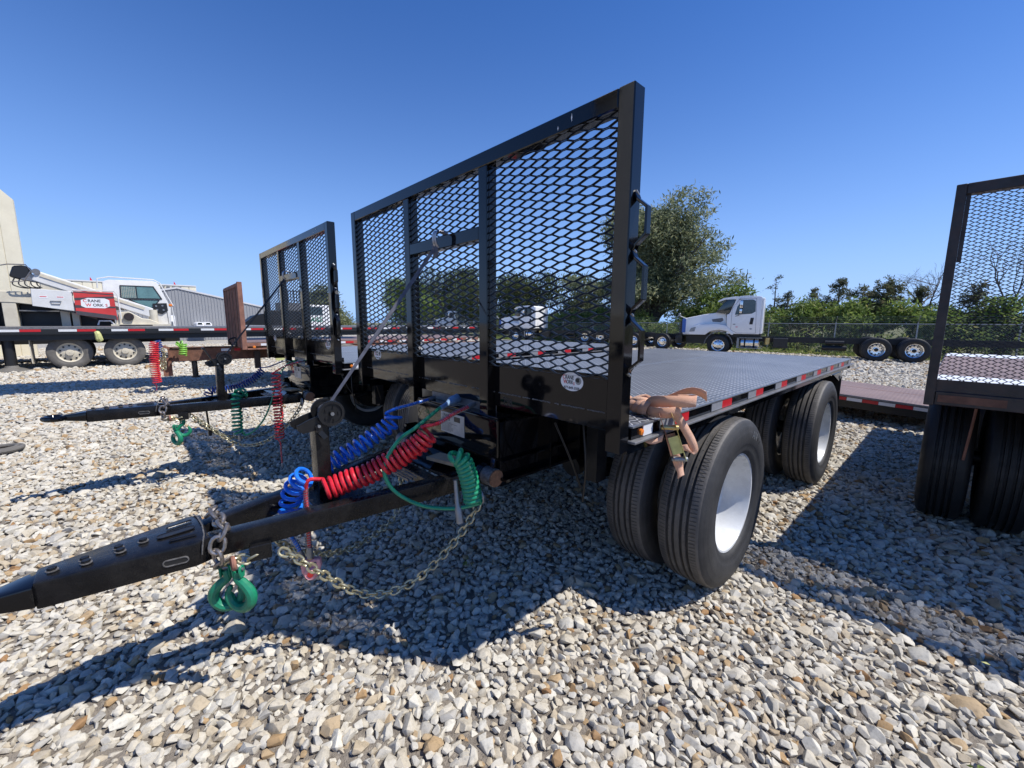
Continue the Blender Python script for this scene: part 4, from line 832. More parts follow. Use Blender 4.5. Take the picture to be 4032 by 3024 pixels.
part('yellow_strap_tag', MB().box(.0, .01, .62, .80, .66, .93), 'yellow', t, .003)
hose('air_hose', 'bright red coiled hose hanging from the tip of the rust brown trailer tongue', G1, 'red', [(-10.7, -.93, 1.10), (-10.7, -.94, .95), (-10.7, -.955, .75), (-10.7, -.96, .50), (-10.7, -.955, .24)], .075, 22, .012, tail=[(-10.7, -.97, .17), (-10.7, -.98, .08), (-10.7, -.98, .03)], per=12)
hose('air_hose', 'lime green coiled hose resting on the rust brown trailer tongue', G1, 'lime', [(-10.7, -.55, 1.02), (-10.7, -.50, 1.05), (-10.7, -.45, 1.03), (-10.7, -.46, .93), (-10.7, -.47, .80)], .065, 8, .014, per=12)
hose('air_hose', 'short dark blue coil hanging beside the bright red one on the rust brown trailer', G1, 'darkblue', [(-10.75, -.87, 1.13), (-10.75, -.85, 1.05), (-10.75, -.85, .90), (-10.75, -.86, .78)], .05, 9, .010, per=12)
chain('old rusty chain bunched below the tip of the rust brown trailer tongue', [(-10.72, -.80, .95), (-10.72, -.79, .78), (-10.72, -.80, .55), (-10.72, -.84, .52), (-10.72, -.87, .70), (-10.72, -.88, .92)], .055, .06, .012, 'zinc')

# ---------------------------------------------------------------- cab and chassis trucks by the fence
def cab_truck(label, loc, wheels_x, frame_end, group='white cab and chassis trucks'):
    t = thing('cab_truck', label, 'truck', loc, 0, group)
    side = lambda poly, y0, y1: MB().prism([(x, z) for x, z in poly], 'y', y0, y1)
    part('hood', side([(-9.42, 1.02), (-9.47, 1.15), (-9.45, 1.78), (-9.36, 1.88), (-9.02, 1.96), (-8.4, 2.09), (-7.83, 2.17), (-7.4, 2.13), (-7.30, 1.2), (-8.15, 1.15), (-8.30, 1.02)], -.80, .80), 'cabwhite', t, .05, True, seg=3)
    for s_ in (-1, 1):
        y0, y1 = sorted((s_ * .78, s_ * 1.16))
        part('fender', side([(-9.05, 1.03), (-9.10, 1.2), (-8.95, 1.42), (-8.6, 1.55), (-7.75, 1.60), (-7.35, 1.52), (-7.05, 1.25), (-6.98, 1.05), (-7.08, 1.05), (-7.25, 1.22), (-7.64, 1.30), (-8.05, 1.22), (-8.28, 1.03)], y0, y1), 'cabwhite', t, .04, True, seg=2)
        m = MB(); arc = [(-7.64 + math.cos(a) * .66, .50 + math.sin(a) * .70) for a in [R(172 - k * 16.5) for k in range(11)]]
        for a, b in zip(arc, arc[1:]): m.beam((a[0], s_ * 1.10, a[1]), (b[0], s_ * 1.10, b[1]), .10, .04, (0, 1, 0) if False else (0, 0, 1), .01, .01)
        part('wheel_arch_trim', m, 'railgrey', t)
        part('headlight', side([(-9.06, 1.18), (-8.98, 1.38), (-8.74, 1.44), (-8.80, 1.20)], *sorted((s_ * 1.10, s_ * 1.172))), 'alu', t, .01, True)
        part('hood_vent', side([(-8.05, 1.83), (-7.55, 1.90), (-7.50, 1.78), (-7.62, 1.68), (-8.0, 1.70)], *sorted((s_ * .80, s_ * .812))), 'railgrey', t)
        part('door_window', side([(-6.98, 2.05), (-6.90, 2.45), (-6.70, 2.78), (-6.22, 2.78), (-6.12, 2.70), (-6.10, 2.20), (-6.25, 2.10)], *sorted((s_ * 1.12, s_ * 1.128))), 'glass', t)
        part('window_pillar', side([(-6.72, 2.09), (-6.66, 2.09), (-6.66, 2.78), (-6.72, 2.78)], *sorted((s_ * 1.128, s_ * 1.135))), 'blackmat', t)
        dr = MB()
        for a, b in (((-7.12, 1.30), (-7.12, 2.35)), ((-7.12, 2.35), (-6.80, 2.84)), ((-6.80, 2.84), (-6.10, 2.84)), ((-6.10, 2.84), (-6.02, 1.15)), ((-6.85, 1.15), (-6.02, 1.15)), ((-7.12, 1.30), (-6.85, 1.15))): dr.beam((a[0], s_ * 1.121, a[1]), (b[0], s_ * 1.121, b[1]), .012, .006, (0, 1, 0))
        part('door_seam', dr, 'railgrey', t)
        part('door_handle', side([(-6.32, 1.58), (-6.18, 1.58), (-6.14, 1.90), (-6.28, 1.90)], *sorted((s_ * 1.12, s_ * 1.135))), 'ink', t, .01)
        for dx, dz, mt in ((-6.98, 1.58, 'alu'), (-6.86, 1.45, 'gladred'), (-6.24, 1.36, 'alu')):
            part('door_badge', side([(dx - .08, dz), (dx, dz + .035), (dx + .08, dz), (dx, dz - .035)], *sorted((s_ * 1.12, s_ * 1.126))), mt, t)
        part('mirror', MB().box(-6.78, -6.64, *sorted((s_ * 1.30, s_ * 1.40)), 2.38, 2.74), 'chrome', t, .03, True, seg=2); part('mirror', MB().box(-6.78, -6.66, *sorted((s_ * 1.30, s_ * 1.40)), 2.12, 2.34), 'chrome', t, .03, True, seg=2)
        part('mirror_arm', MB().tube([(-6.95, s_ * 1.12, 1.98), (-6.80, s_ * 1.28, 2.02), (-6.74, s_ * 1.33, 2.2), (-6.74, s_ * 1.33, 2.78), (-6.85, s_ * 1.14, 2.82)], .016, 6), 'blackmat', t, 0, True)
        part('fuel_tank', MB().cyl((-6.62, s_ * .88, .66), (-5.86, s_ * .88, .66), .27, 20), 'chrome', t, 0, True)
        for x in (-6.45, -6.05): part('tank_band', MB().lathe([(-.035, .275), (.035, .275)], (x, s_ * .88, .66), 'x', 20), 'blackmat', t)
        part('step', MB().box(-6.78, -5.72, *sorted((s_ * .95, s_ * 1.16)), .90, .93), 'alu', t); part('step', MB().box(-6.78, -5.72, *sorted((s_ * .98, s_ * 1.18)), .40, .43), 'alu', t); part('step', MB().box(-6.80, -6.70, *sorted((s_ * 1.1, s_ * 1.16)), .40, .93), 'alu', t)
    part('cab', side([(-7.30, 1.10), (-7.34, 2.06), (-7.22, 2.12), (-6.98, 2.80), (-7.0, 2.90), (-6.80, 2.96), (-6.5, 2.98), (-5.90, 2.93), (-5.84, 2.85), (-5.86, 1.10)], -1.12, 1.12), 'cabwhite', t, .035, True, seg=2)
    part('cab_back_panel', MB().box(-5.858, -5.74, -1.10, 1.10, 1.12, 2.86), 'cabwhite', t, .03, True)
    part('windshield', side([(-7.86, 2.17), (-7.36, 2.09), (-7.24, 2.13), (-7.0, 2.79), (-7.42, 2.80)], -1.08, 1.08), 'glass', t, .03, True, seg=2)
    part('sun_visor', MB().prism([(-7.80, 2.74), (-7.55, 2.88), (-7.05, 2.955), (-6.9, 2.95), (-6.98, 2.81), (-7.45, 2.81), (-7.78, 2.69)], 'y', -1.09, 1.09), 'cabwhite', t)
    part('grille', MB().prism([(-9.62, 1.02), (-9.58, 1.70), (-9.50, 1.80), (-9.44, 1.80), (-9.44, 1.02)], 'y', -.80, .80), 'ink', t)
    for k in range(7): part('grille_bar', MB().box(-9.635, -9.55, -.805, .805, 1.10 + k * .095, 1.125 + k * .095), 'railgrey', t)
    part('blue_film', MB().box(-9.482, -9.30, -.82, .82, 1.12, 1.86), 'blueprotect', t, .02)
    part('bumper', MB().box(-9.72, -9.42, -1.18, 1.18, .56, .95), 'ink', t, .04, True, seg=2); part('bumper_lamp', MB().box(-9.60, -9.40, -1.2, -1.1, .62, .88), 'blackmat', t)
    part('engine_mass', MB().box(-9.3, -7.0, -.45, .45, .55, 1.05), 'ink', t); part('cab_floor', MB().box(-7.35, -5.8, -.9, .9, .93, 1.10), 'ink', t)
    part('aerial', MB().tube([(-6.62, -1.0, 2.9), (-6.60, -1.0, 4.25)], .012, 5), 'blackmat', t); part('hood_mirror', MB().tube([(-9.25, -.8, 1.85), (-9.55, -.95, 1.98), (-9.62, -.95, 2.0)], .018, 5), 'cabwhite', t); part('hood_mirror', MB().box(-9.66, -9.56, -1.04, -.90, 1.98, 2.16), 'alu', t, .02)
    for s_ in (-.40, .40): part('frame_rail', MB().box(-9.3, frame_end, s_ - .04, s_ + .04, .72, .97), 'blackmat', t)
    for k in range(6): part('cross_member', MB().box(-5.2 + k * 1.1, -5.1 + k * 1.1, -.36, .36, .76, .94), 'blackmat', t)
    part('battery_box', MB().box(-5.25, -4.65, -.85, -.45, .45, .92), 'ink', t, .02); part('filter_can', MB().cyl((-5.50, -.7, .60), (-5.50, -.7, .92), .11, 12), 'brass', t, 0, True); part('air_tank', MB().cyl((-3.3, -.62, .52), (-2.4, -.62, .52), .12, 12), 'blackmat', t, 0, True); part('air_tank', MB().cyl((-3.2, -.62, .76), (-2.5, -.62, .76), .10, 12), 'blackmat', t, 0, True)
    for s_ in (-1, 1): far_wheel(t, (-7.64, s_ * 1.02, .52), R(-90) if s_ < 0 else R(90), 'tyredark', 'chrome', .52, .29, 10, False)
    for x in wheels_x:
        for s_ in (-1, 1):
            far_wheel(t, (x, s_ * 1.04, .52), R(-90) if s_ < 0 else R(90), 'tyredark', 'chrome', .52, .27, 10, True); far_wheel(t, (x, s_ * .72, .52), R(-90) if s_ < 0 else R(90), 'tyredark', 'chrome', .52, .27, 10, True)
        part('axle', MB().cyl((x, -.9, .52), (x, .9, .52), .12, 12), 'blackmat', t, 0, True); part('suspension', MB().box(x - .5, x + .5, -.5, -.38, .60, .74), 'blackmat', t)
    return t
TE = cab_truck('white day cab truck with bare black chassis parked along the chain link fence', (-.42, 22.71, 0), (-1.42, -.20), 3.2); TE.rotation_euler = (0, 0, R(15)); TE.scale = (.95, .95, .95)
TH = copy_tree(TE); TH.location = (-16.7, 24.5, 0); tag(TH, 'white cab truck seen through the mesh of the front headboard', 'truck', 'white cab and chassis trucks')
TJ = copy_tree(TE); TJ.location = (-35.0, 30.0, 0); tag(TJ, 'white truck farthest left along the fence, seen through the left mesh bay', 'truck', 'white cab and chassis trucks')
t = thing('chassis_trailer', 'low black chassis with polished wheels standing left of the nearest white truck', 'trailer', (-11.58, 22.4, 0))
part('frame_rail', MB().box(-4.5, 2.2, -.45, -.37, .70, .92), 'blackmat', t); part('frame_rail', MB().box(-4.5, 2.2, .37, .45, .70, .92), 'blackmat', t)
for x in (-1.1, .75):
    for s_ in (-1, 1): far_wheel(t, (x, s_ * 1.0, .48), R(-90) if s_ < 0 else R(90), 'tyredark', 'chrome', .48, .27, 10, False)
    part('axle', MB().cyl((x, -.9, .48), (x, .9, .48), .08, 12), 'blackmat', t, 0, True)

# ---------------------------------------------------------------- flatbed crane truck on the left
t = thing('flatbed_truck', 'long black flatbed truck with red and white tape and dusty wheels on the left', 'truck', (-18.2, 0, 0))
part('deck', MB().box(-2.5, 0, -12, 13.6, 1.27, 1.335), 'railgrey', t); part('side_rail', MB().box(-.10, .0, -12, 13.6, 1.11, 1.2695), 'ink', t); part('main_beam', MB().box(-.20, -.05, -12, 13.4, .93, 1.10), 'ink', t); part('main_beam', MB().box(-2.1, -1.95, -12, 13.4, .90, 1.10), 'ink', t)
part('rub_rail', MB().box(-.02, .04, -12, 13.6, 1.10, 1.125), 'blackmat', t)
y = -4.05; k = 0
while y < 13:
    ln = .40; part('reflective_tape', MB().box(.001, .006, y, y + ln, 1.19, 1.262), 'tape_white', t); part('reflective_tape', MB().box(.001, .006, y + ln + .005, y + ln + .43, 1.19, 1.262), 'tape_red', t); y += 1.19
for y in (-2.70, -1.40, -5.1):
    for x in (-.36, -.70, -1.85, -2.18): far_wheel(t, (x, y, .52), 0 if x > -1.2 else math.pi, 'tyredust', 'cream', .53, .28, 10, False)
    part('axle', MB().cyl((-2.2, y, .52), (-.3, y, .52), .09, 10), 'ink', t)
part('mud_flap', MB().box(-.75, -.15, -3.52, -3.50, .25, .95), 'cream', t)
part('outrigger_leg', MB().cyl((-.30, -3.95, .12), (-.30, -3.95, 1.05), .13, 16), 'ink', t, 0, True); part('outrigger_foot', MB().lathe([(0, .42), (.03, .42), (.12, .16), (.2, .12)], (-.30, -3.95, .0), 'z', 20), 'tyredust', t)
part('tool_box', MB().box(-.5, -.05, -4.9, -4.3, .40, .95), 'blackmat', t, .02)
for y in (-2.02, 2.85): part('strap_roll', MB().tube([(.0, y, 1.16), (.05, y + .02, 1.10), (.05, y + .04, .95), (.02, y + .06, .90)], [.07, .08, .09, .08], 8), 'yellow', t, 0, True)
for k in range(5): part('winch_bar', MB().cyl((-.12, .2 + k * .75, .98), (-.12, .68 + k * .75, .98), .018, 8), 'rustlight', t); part('winch_ratchet', MB().cyl((-.12, .28 + k * .75, .98), (-.12, .31 + k * .75, .98), .055, 10), 'rustlight', t)
# crane superstructure standing behind it
t = thing('truck_crane', 'white and cream truck crane with glazed operator cab and red banner, behind the black flatbed', 'crane', (-21.5, 0, 0))
yz = lambda pts, x0, x1: MB().prism(pts, 'x', x0, x1)
part('cab_shell', yz([(-1.85, 1.95), (-1.80, 3.0), (-1.62, 3.08), (-.35, 3.12), (-.20, 3.06), (.14, 2.08), (.10, 1.36), (-.50, 1.36), (-.55, 1.95)], -1.15, 0), 'cranewhite', t, .03, True, seg=2)
part('cab_window', yz([(-1.33, 2.39), (-1.31, 2.875), (-.34, 2.885), (-.12, 2.41)], 0.001, .012), 'glassgreen', t); part('cab_window', yz([(-1.10, 2.35), (-.20, 2.36), (-.47, 2.0), (-.62, 2.06)], 0.001, .012), 'glassgreen', t)
m = MB(); wf = [(-1.33, 2.39), (-1.31, 2.875), (-.34, 2.885), (-.12, 2.41)]
for a, b in zip(wf, wf[1:] + wf[:1]): m.beam((.014, *a), (.014, *b), .035, .02, (1, 0, 0), .01, .01)
m.beam((.014, -.86, 2.40), (.014, -.86, 2.88), .03, .02, (1, 0, 0)); part('window_frame', m, 'ink', t)
m = MB(); wf = [(-1.10, 2.35), (-.20, 2.36), (-.47, 2.0), (-.62, 2.06)]
for a, b in zip(wf, wf[1:] + wf[:1]): m.beam((.014, *a), (.014, *b), .03, .02, (1, 0, 0), .01, .01)
part('window_frame', m, 'ink', t)
m = MB(); [m.cyl((.016, -1.30 + k * .05, 2.42), (.016, -1.29 + k * .05, 2.86), .004, 4) for k in range(9)]; [m.cyl((.018, -1.31, 2.45 + k * .05), (.018, -.88, 2.45 + k * .05), .004, 4) for k in range(8)]; part('window_guard', m, 'cream', t)['kind'] = 'stuff'
part('lamp_box', yz([(-.42, 1.88), (-.42, 2.22), (.02, 2.25), (.04, 1.95), (-.15, 1.80)], 0.001, .05), 'ink', t)
for dy, dz in ((-.32, 2.12), (-.12, 2.14), (-.30, 1.97), (-.10, 1.97)): part('lamp', MB().cyl((.05, dy, dz), (.065, dy, dz), .035, 10), 'alu', t)
part('guard_rail', MB().tube([(-.1, -1.95, 2.75), (-.1, -1.93, 3.10), (-.1, -1.6, 3.19), (-.1, -.3, 3.17), (-.08, -.12, 3.05), (.0, .22, 2.15)], .022, 6), 'cranewhite', t, 0, True)
part('side_ladder', MB().tube([(.02, .18, 2.1), (.02, .22, 1.34)], .02, 6).tube([(.02, .02, 2.0), (.02, .05, 1.34)], .02, 6), 'cranewhite', t); part('work_lamp', MB().box(-.1, .02, .08, .20, 2.12, 2.22), 'amber', t, .02)
# boom: sloping box with tip gear
part('boom', MB().beam((.35, -3.45, 3.06), (.35, -.50, 1.84), .36, .36), 'cranewhite', t, .02, True); part('boom_side_rib', MB().beam((.54, -3.3, 3.08), (.54, -.7, 2.00), .03, .10), 'cream', t); part('boom_section', MB().beam((.35, -3.75, 3.02), (.35, -3.3, 2.92), .28, .26), 'steelgrey', t, .02)
part('boom_lower', MB().prism([(-3.35, 2.98), (-2.6, 2.66), (-2.6, 2.42), (-3.35, 2.50)], 'x', .1, .5), 'cream', t, .02)
part('sheave', MB().cyl((.53, -3.38, 3.18), (.58, -3.38, 3.18), .10, 16), 'steelgrey', t, 0, True)
part('cable_reel', yz([(-4.02, 2.98), (-3.90, 3.34), (-3.66, 3.38), (-3.50, 3.30), (-3.52, 3.12), (-3.62, 2.95), (-3.80, 2.90)], .1, .5), 'ink', t, .04, True); part('reel_guard', MB().tube([(.5, -4.5, 3.22), (.5, -4.0, 3.38), (.5, -3.6, 3.40), (.5, -3.5, 3.2), (.5, -3.7, 2.85), (.5, -4.0, 2.80)], .02, 6), 'steelgrey', t, 0, True)
for k in range(5): part('hydraulic_hose', MB().tube(spline([(.45, -3.9 + k * .12, 2.95), (.5, -3.95 + k * .14, 2.72), (.46, -3.7 + k * .12, 2.62), (.4, -3.4 + k * .05, 2.66)]), .018, 6), 'ink', t, 0, True)
part('side_cover', yz([(-3.58, 2.02), (-3.56, 2.60), (-2.60, 2.56), (-2.58, 1.86)], .62, .66), 'cranewhite', t, .01); part('cover_handle', MB().tube([(.68, -3.12, 2.10), (.68, -3.15, 2.20), (.68, -2.88, 2.20), (.68, -2.92, 2.10)], .012, 5, True), 'railgrey', t)
for dy, mt in ((-3.40, 'inkred'), (-3.0, 'inkred')): part('warning_plate', MB().box(.661, .664, dy, dy + .20, 2.29, 2.37), 'sticker', t); part('warning_plate', MB().box(.6645, .667, dy + .02, dy + .18, 2.33, 2.355), mt, t)
part('jib_underside', yz([(-3.58, 2.01), (-2.58, 1.85), (-2.55, 1.78), (-3.2, 1.95)], .60, .66), 'ink', t)
# banner panel
bn = part('banner_panel', yz([(-2.56, 2.56), (-1.53, 2.57), (-1.50, 1.55), (-2.56, 1.74)], .70, .72), 'signred', t)
for a, b, c_, d_ in ((2.56, 2.52, 2.46, 2.50), (2.33, 2.24, 2.35, 2.43), (2.08, 1.98, 1.99, 2.05), (1.88, 1.74, 1.56, 1.72)): part('banner_stripe', yz([(-2.555, a), (-2.555, b), (-1.51, c_), (-1.525, d_)], .7205, .723), 'bannerdark', bn)
part('banner_plate', yz([(-2.40, 2.26), (-2.22, 2.34), (-1.78, 2.34), (-1.66, 2.28), (-1.66, 2.06), (-1.80, 1.98), (-2.3, 1.99), (-2.41, 2.05)], .7235, .726), 'sticker', bn)
for tx, y_, z_, s_, mt in (('C', -2.30, 2.235, .15, 'inkred'), ('RANE', -2.06, 2.235, .14, 'ink'), ('W', -2.22, 2.085, .15, 'inkred'), ('ORK', -1.97, 2.085, .14, 'ink'), ('S', -1.75, 2.085, .14, 'inkred')): text('banner_lettering', tx, s_, mt, bn, (.7275, y_, z_), (R(90), 0, R(90)), .001, .95)
part('banner_frame', MB().tube([(.70, -2.58, 2.60), (.70, -1.50, 2.62), (.70, -1.42, 2.5), (.70, -1.40, 1.6)], .022, 6), 'cranewhite', t, 0, True)
# body below
for y0, y1, z1 in ((-5.6, -5.2, 2.30), (-4.75, -4.5, 2.2), (-4.3, -3.98, 2.15), (-2.98, -2.75, 1.92), (-2.70, -2.52, 1.90)): part('body_post', MB().box(-.3, .30, y0, y1, 1.30, z1), 'cream', t, .01)
part('body_top', yz([(-6.5, 2.15), (-6.5, 2.55), (-3.7, 2.50), (-3.0, 2.1), (-3.3, 2.02), (-4.0, 2.12)], -.6, .32), 'cream', t, .02); part('body_dark_bay', MB().box(-1.2, -.35, -6.0, -1.6, 1.30, 2.15), 'ink', t); part('body_shelf', MB().box(-.3, .2, -3.95, -3.0, 1.84, 1.88), 'railgrey', t)
part('turret', yz([(-1.55, 1.45), (-1.45, 1.85), (-1.15, 1.88), (-.8, 1.62), (-.6, 1.60), (-.3, 1.45), (-.3, 1.38), (-1.6, 1.36)], .1, .6), 'cream', t, .02, True); part('turret_bearing', MB().cyl((.35, -1.0, 1.28), (.35, -1.0, 1.38), .6, 20), 'rustdark', t); part('slew_gear', MB().cyl((.62, -1.18, 1.68), (.70, -1.18, 1.68), .15, 14), 'rustdark', t)
part('winch_drum', MB().cyl((.45, -.46, 1.40), (.45, -.46, 1.96), .14, 16), 'cream', t, 0, True); part('lower_frame', MB().box(.0, .7, -1.7, .05, 1.33, 1.40), 'cream', t); part('chassis', MB().box(-1.6, .2, -6.5, .3, .7, 1.3), 'ink', t)
part('support_frame', MB().tube([(.5, -2.05, 1.36), (.5, -2.0, 1.52), (.5, -1.7, 1.52), (.5, -1.6, 1.36)], .03, 6), 'cabwhite', t)
# white truck nose and parked cars between crane and building
t = thing('white_truck_front', 'white truck front peeking out right of the crane cab', 'truck', (-23.5, .25, 0)); part('hood', MB().box(-.8, 0, -.55, .15, .6, 1.78), 'cabwhite', t, .08, True, seg=2); part('grille', MB().box(.001, .02, -.45, .05, 1.1, 1.5), 'alu', t)
for k, yy in enumerate((2.85, 3.35)):
    t = thing('parked_car', ('left' if k == 0 else 'right') + ' one of two tiny white cars parked before the grey building', 'car', (-38.0, yy, 0)); part('body', MB().prism([(-.24, .9), (-.24, 1.25), (-.16, 1.42), (.14, 1.42), (.22, 1.25), (.22, .9)], 'x', -4, 0), 'cabwhite', t, .05, True); part('windshield', MB().prism([(-.15, 1.25), (-.12, 1.38), (.11, 1.38), (.14, 1.25)], 'x', .001, .02), 'glass', t)
# dark loader and green door truck behind the rust brown headboard
t = thing('loader', 'dark machine with many upright forks half hidden behind the rust brown headboard', 'machine', (-26, 5.7, 0))
part('bucket', MB().prism([(-2.3, 1.32), (-1.7, 1.82), (-1.2, 1.95), (-.9, 1.4), (-.9, 1.3)], 'x', -1, 0), 'blackmat', t); part('body', MB().box(-1.2, 0, -.8, .9, .6, 2.15), 'blackmat', t, .05); part('rack', MB().box(-1, 0, -.35, 1.0, 2.15, 2.6), 'railgrey', t)
for k in range(8): part('fork', MB().tube([(-.3, -.3 + k * .16, 2.6), (-.2, -.34 + k * .16, 3.25), (.1, -.24 + k * .16, 3.28)], .03, 5), 'blackmat', t)
for s_ in (-.5, .7): far_wheel(t, (.1, s_, .5), 0, 'tyredark', 'cream', .5, .3)
t = thing('service_truck', 'white service truck with green lettered door between the rust brown and second headboards', 'truck', (-25.5, 7.0, 0)); part('cab', MB().prism([(-.55, .9), (-.55, 1.9), (-.35, 2.5), (.9, 2.5), (.95, .9)], 'x', -1.8, 0), 'cabwhite', t, .04, True)
part('window', MB().prism([(-.40, 1.9), (-.28, 2.38), (.5, 2.38), (.5, 1.9)], 'x', .001, .01), 'glass', t); text('door_lettering', 'AGS', .36, 'green', t, (.006, .15, 1.62), (R(90), 0, R(90)), .001)
for s_ in (-.2, 1.2): far_wheel(t, (.0, s_, .45), 0, 'tyredark', 'white', .45, .25)
# tower, wall, grey building
t = thing('storage_silo', 'tall cream panelled tower at the left edge of the frame', 'tower', (-26, 0, 0))
for k in range(4): y0 = -4.16 - (k + 1) * .46; part('panel', MB().prism([(y0 + .012, 0), (y0 + .448, 0), (y0 + .448, 6.39 + k * .5 if k < 2 else 7.3), (y0 + .012, min(7.3, 6.39 + (k + 1) * .5))], 'x', -.3, 0), 'creamwall', t)
part('core', MB().box(-.28, -.02, -6.0, -4.2, 0, 6.3), 'creamwall', t)
t = thing('precast_wall', 'long cream ribbed wall rising behind the crane boom and grey gable', 'wall', (-53, 0, 0))
for k in range(36): y0 = -18.2 + k * .63; part('wall_panel', MB().box(-.3, 0, y0 + .04, y0 + .60, 0, 4.95), 'creamwall', t)
part('wall_core', MB().box(-.28, -.03, -18.2, 4.4, 0, 4.93), 'cream', t); part('wall_coping', MB().box(-.34, .05, -18.2, 4.45, 4.95, 5.06), 'cranewhite', t)
for yy in (-3.2, 2.7): part('lifting_marker', MB().prism([(yy, 5.06), (yy + .18, 5.06), (yy + .03, 5.40)], 'x', -.2, -.15), 'inkred', t)
t = thing('metal_building', 'grey corrugated metal building with a low white trimmed gable', 'building', (-40, 1.87, 0))
part('gable_wall', MB().prism([(-6, 0), (6, 0), (6, 2.62), (0, 3.98), (-6, 2.62)], 'x', -12, 0), 'greybld', t)
for k in range(60):
    y0 = -5.95 + k * .2; zt_ = 3.98 - abs(y0 + .02) * .2267 - .02; part('siding_rib', MB().box(.001, .03, y0, y0 + .045, 0, zt_), 'greybld', t)
for s_ in (-1, 1): m = MB(); m.beam((.02, 0, 3.99), (.02, s_ * 6.1, 2.61), .12, .10, (1, 0, 0)); part('gable_trim', m, 'greytrim', t)
for k in range(5): part('roof_vent', MB().box(-2, -1.5, -1.2 + k * .35, -1.0 + k * .35, 3.9, 4.15), 'railgrey', t)

# ---------------------------------------------------------------- fence
t = thing('chain_link_fence', 'grey chain link fence with barbed wire arms behind the white trucks', 'fence', (0, 25, 0))
for k in range(-22, 6):
    x = -3.49 + k * 2.98; part('post', MB().cyl((x, 0, 0), (x, 0, 1.62), .03, 8), 'fencewire', t); part('barbed_arm', MB().beam((x, 0, 1.60), (x + .06, -.16, 1.92), .025, .02), 'fencewire', t)
X0, X1 = -70, 12
part('top_rail', MB().cyl((X0, 0, 1.55), (X1, 0, 1.55), .021, 8), 'fencewire', t)
for k in range(3): part('barbed_wire', MB().cyl((X0, -.045 - k * .05, 1.68 + k * .10), (X1, -.045 - k * .05, 1.68 + k * .10), .004, 4), 'fencewire', t)
m = MB(); H_ = 1.5; st = .075
for i in range(int((X1 - X0) / st)):
    x = X0 + i * st
    for s_ in (1, -1): 
        a = Vector((x, .0025 * s_, .05)); b = Vector((x + s_ * H_ * .8, .0025 * s_, 1.54)); wv_ = Vector((.0028, 0, 0)); m.add([a - wv_, a + wv_, b + wv_, b - wv_], [(0, 1, 2, 3)])
part('chain_link_mesh', m, 'fencewire', t)['kind'] = 'stuff'
# added unseen boom, real caster unknown: throws the long dark band across the gravel
t = thing('shade_boom', 'unseen boom added outside the frame to cast the dark band on the left gravel', 'crane', (-10.4, -15, 0))
part('boom_section', MB().beam((-.2, 0, 12.0), (4.9, 22.5, 12.0), 1.3, 1.9), 'cranewhite', t, .05)  # added block, sized for the width of the cast band
part('shade_mast', MB().box(-.9, .5, -1.4, .2, 1.2, 12.6), 'cranewhite', t, .05); part('shade_carrier', MB().box(-1.6, 1.2, -6, 3, .7, 1.9), 'cream', t, .05)  # support and base made up to hold the added boom
for y_ in (-5, -3.6, 1.2, 2.4):
    for x_ in (-1.4, 1.0): far_wheel(t, (x_, y_, .55), 0 if x_ > 0 else math.pi, 'tyredust', 'cream', .55, .3)
#@@PART5
# ---------------------------------------------------------------- vegetation
def leafmat(name, stops):
    q = N(name); at = q.n('Attribute', attribute_name='tone'); c = q.ramp(at.outputs['Fac'], stops)
    tr = q.n('BsdfTranslucent'); q.l(c, tr.inputs[0]); q.set(col=c, rough=.55, spec=.3); mx = q.n('MixShader'); mx.inputs[0].default_value = .45
    q.l(q.b.outputs[0], mx.inputs[1]); q.l(tr.outputs[0], mx.inputs[2]); q.l(mx.outputs[0], q.t.nodes['Material Output'].inputs[0]); MT[name] = q.m
leafmat('willow_leaf', [(0, (.08, .10, .045)), (.4, (.20, .23, .12)), (.8, (.34, .36, .21)), (1, (.46, .44, .22))])
leafmat('oak_leaf', [(0, (.03, .042, .016)), (.4, (.07, .095, .036)), (.8, (.13, .155, .06)), (1, (.22, .21, .08))])
leafmat('bush_leaf', [(0, (.06, .10, .024)), (.4, (.16, .23, .055)), (.8, (.27, .34, .085)), (1, (.40, .38, .15))])
leafmat('cedar_leaf', [(0, (.045, .06, .03)), (.5, (.11, .125, .06)), (1, (.20, .17, .09))])
MT['bark'] = simple('grey_bark', (.12, .10, .08), .9, 0, .4, 8, .5, 30)
def leaves(name, mat, cl, n_per, spread, size, parent, long=1.6):
    """cl: (N,3) cluster centres with tones (N,)"""
    C_, tn = cl; n = len(C_) * n_per; idx = np.repeat(np.arange(len(C_)), n_per)
    c = C_[idx] + rng.normal(0, 1, (n, 3)) * spread * np.array([1, 1, .8])
    u = rng.normal(0, 1, (n, 3)); u /= np.linalg.norm(u, axis=1)[:, None]; v = np.cross(u, rng.normal(0, 1, (n, 3))); v /= np.linalg.norm(v, axis=1)[:, None]
    s = size * rng.uniform(.6, 1.3, n)[:, None]; a = c - u * s * long; b = c + v * s * .5; d = c + u * s * long; e = c - v * s * .5
    V = np.stack([a, b, d, e], 1).reshape(-1, 3); me = bpy.data.meshes.new(name); me.vertices.add(4 * n); me.vertices.foreach_set('co', V.astype(np.float32).ravel())
    me.loops.add(4 * n); me.loops.foreach_set('vertex_index', np.arange(4 * n)); me.polygons.add(n); me.polygons.foreach_set('loop_start', np.arange(n) * 4); me.polygons.foreach_set('loop_total', np.full(n, 4))
    me.update(); t = me.attributes.new('tone', 'FLOAT', 'FACE'); t.data.foreach_set('value', np.clip(tn[idx] + rng.normal(0, .16, n), 0, 1).astype(np.float32)); me.materials.append(MT[mat]); return obj(name, me, parent)
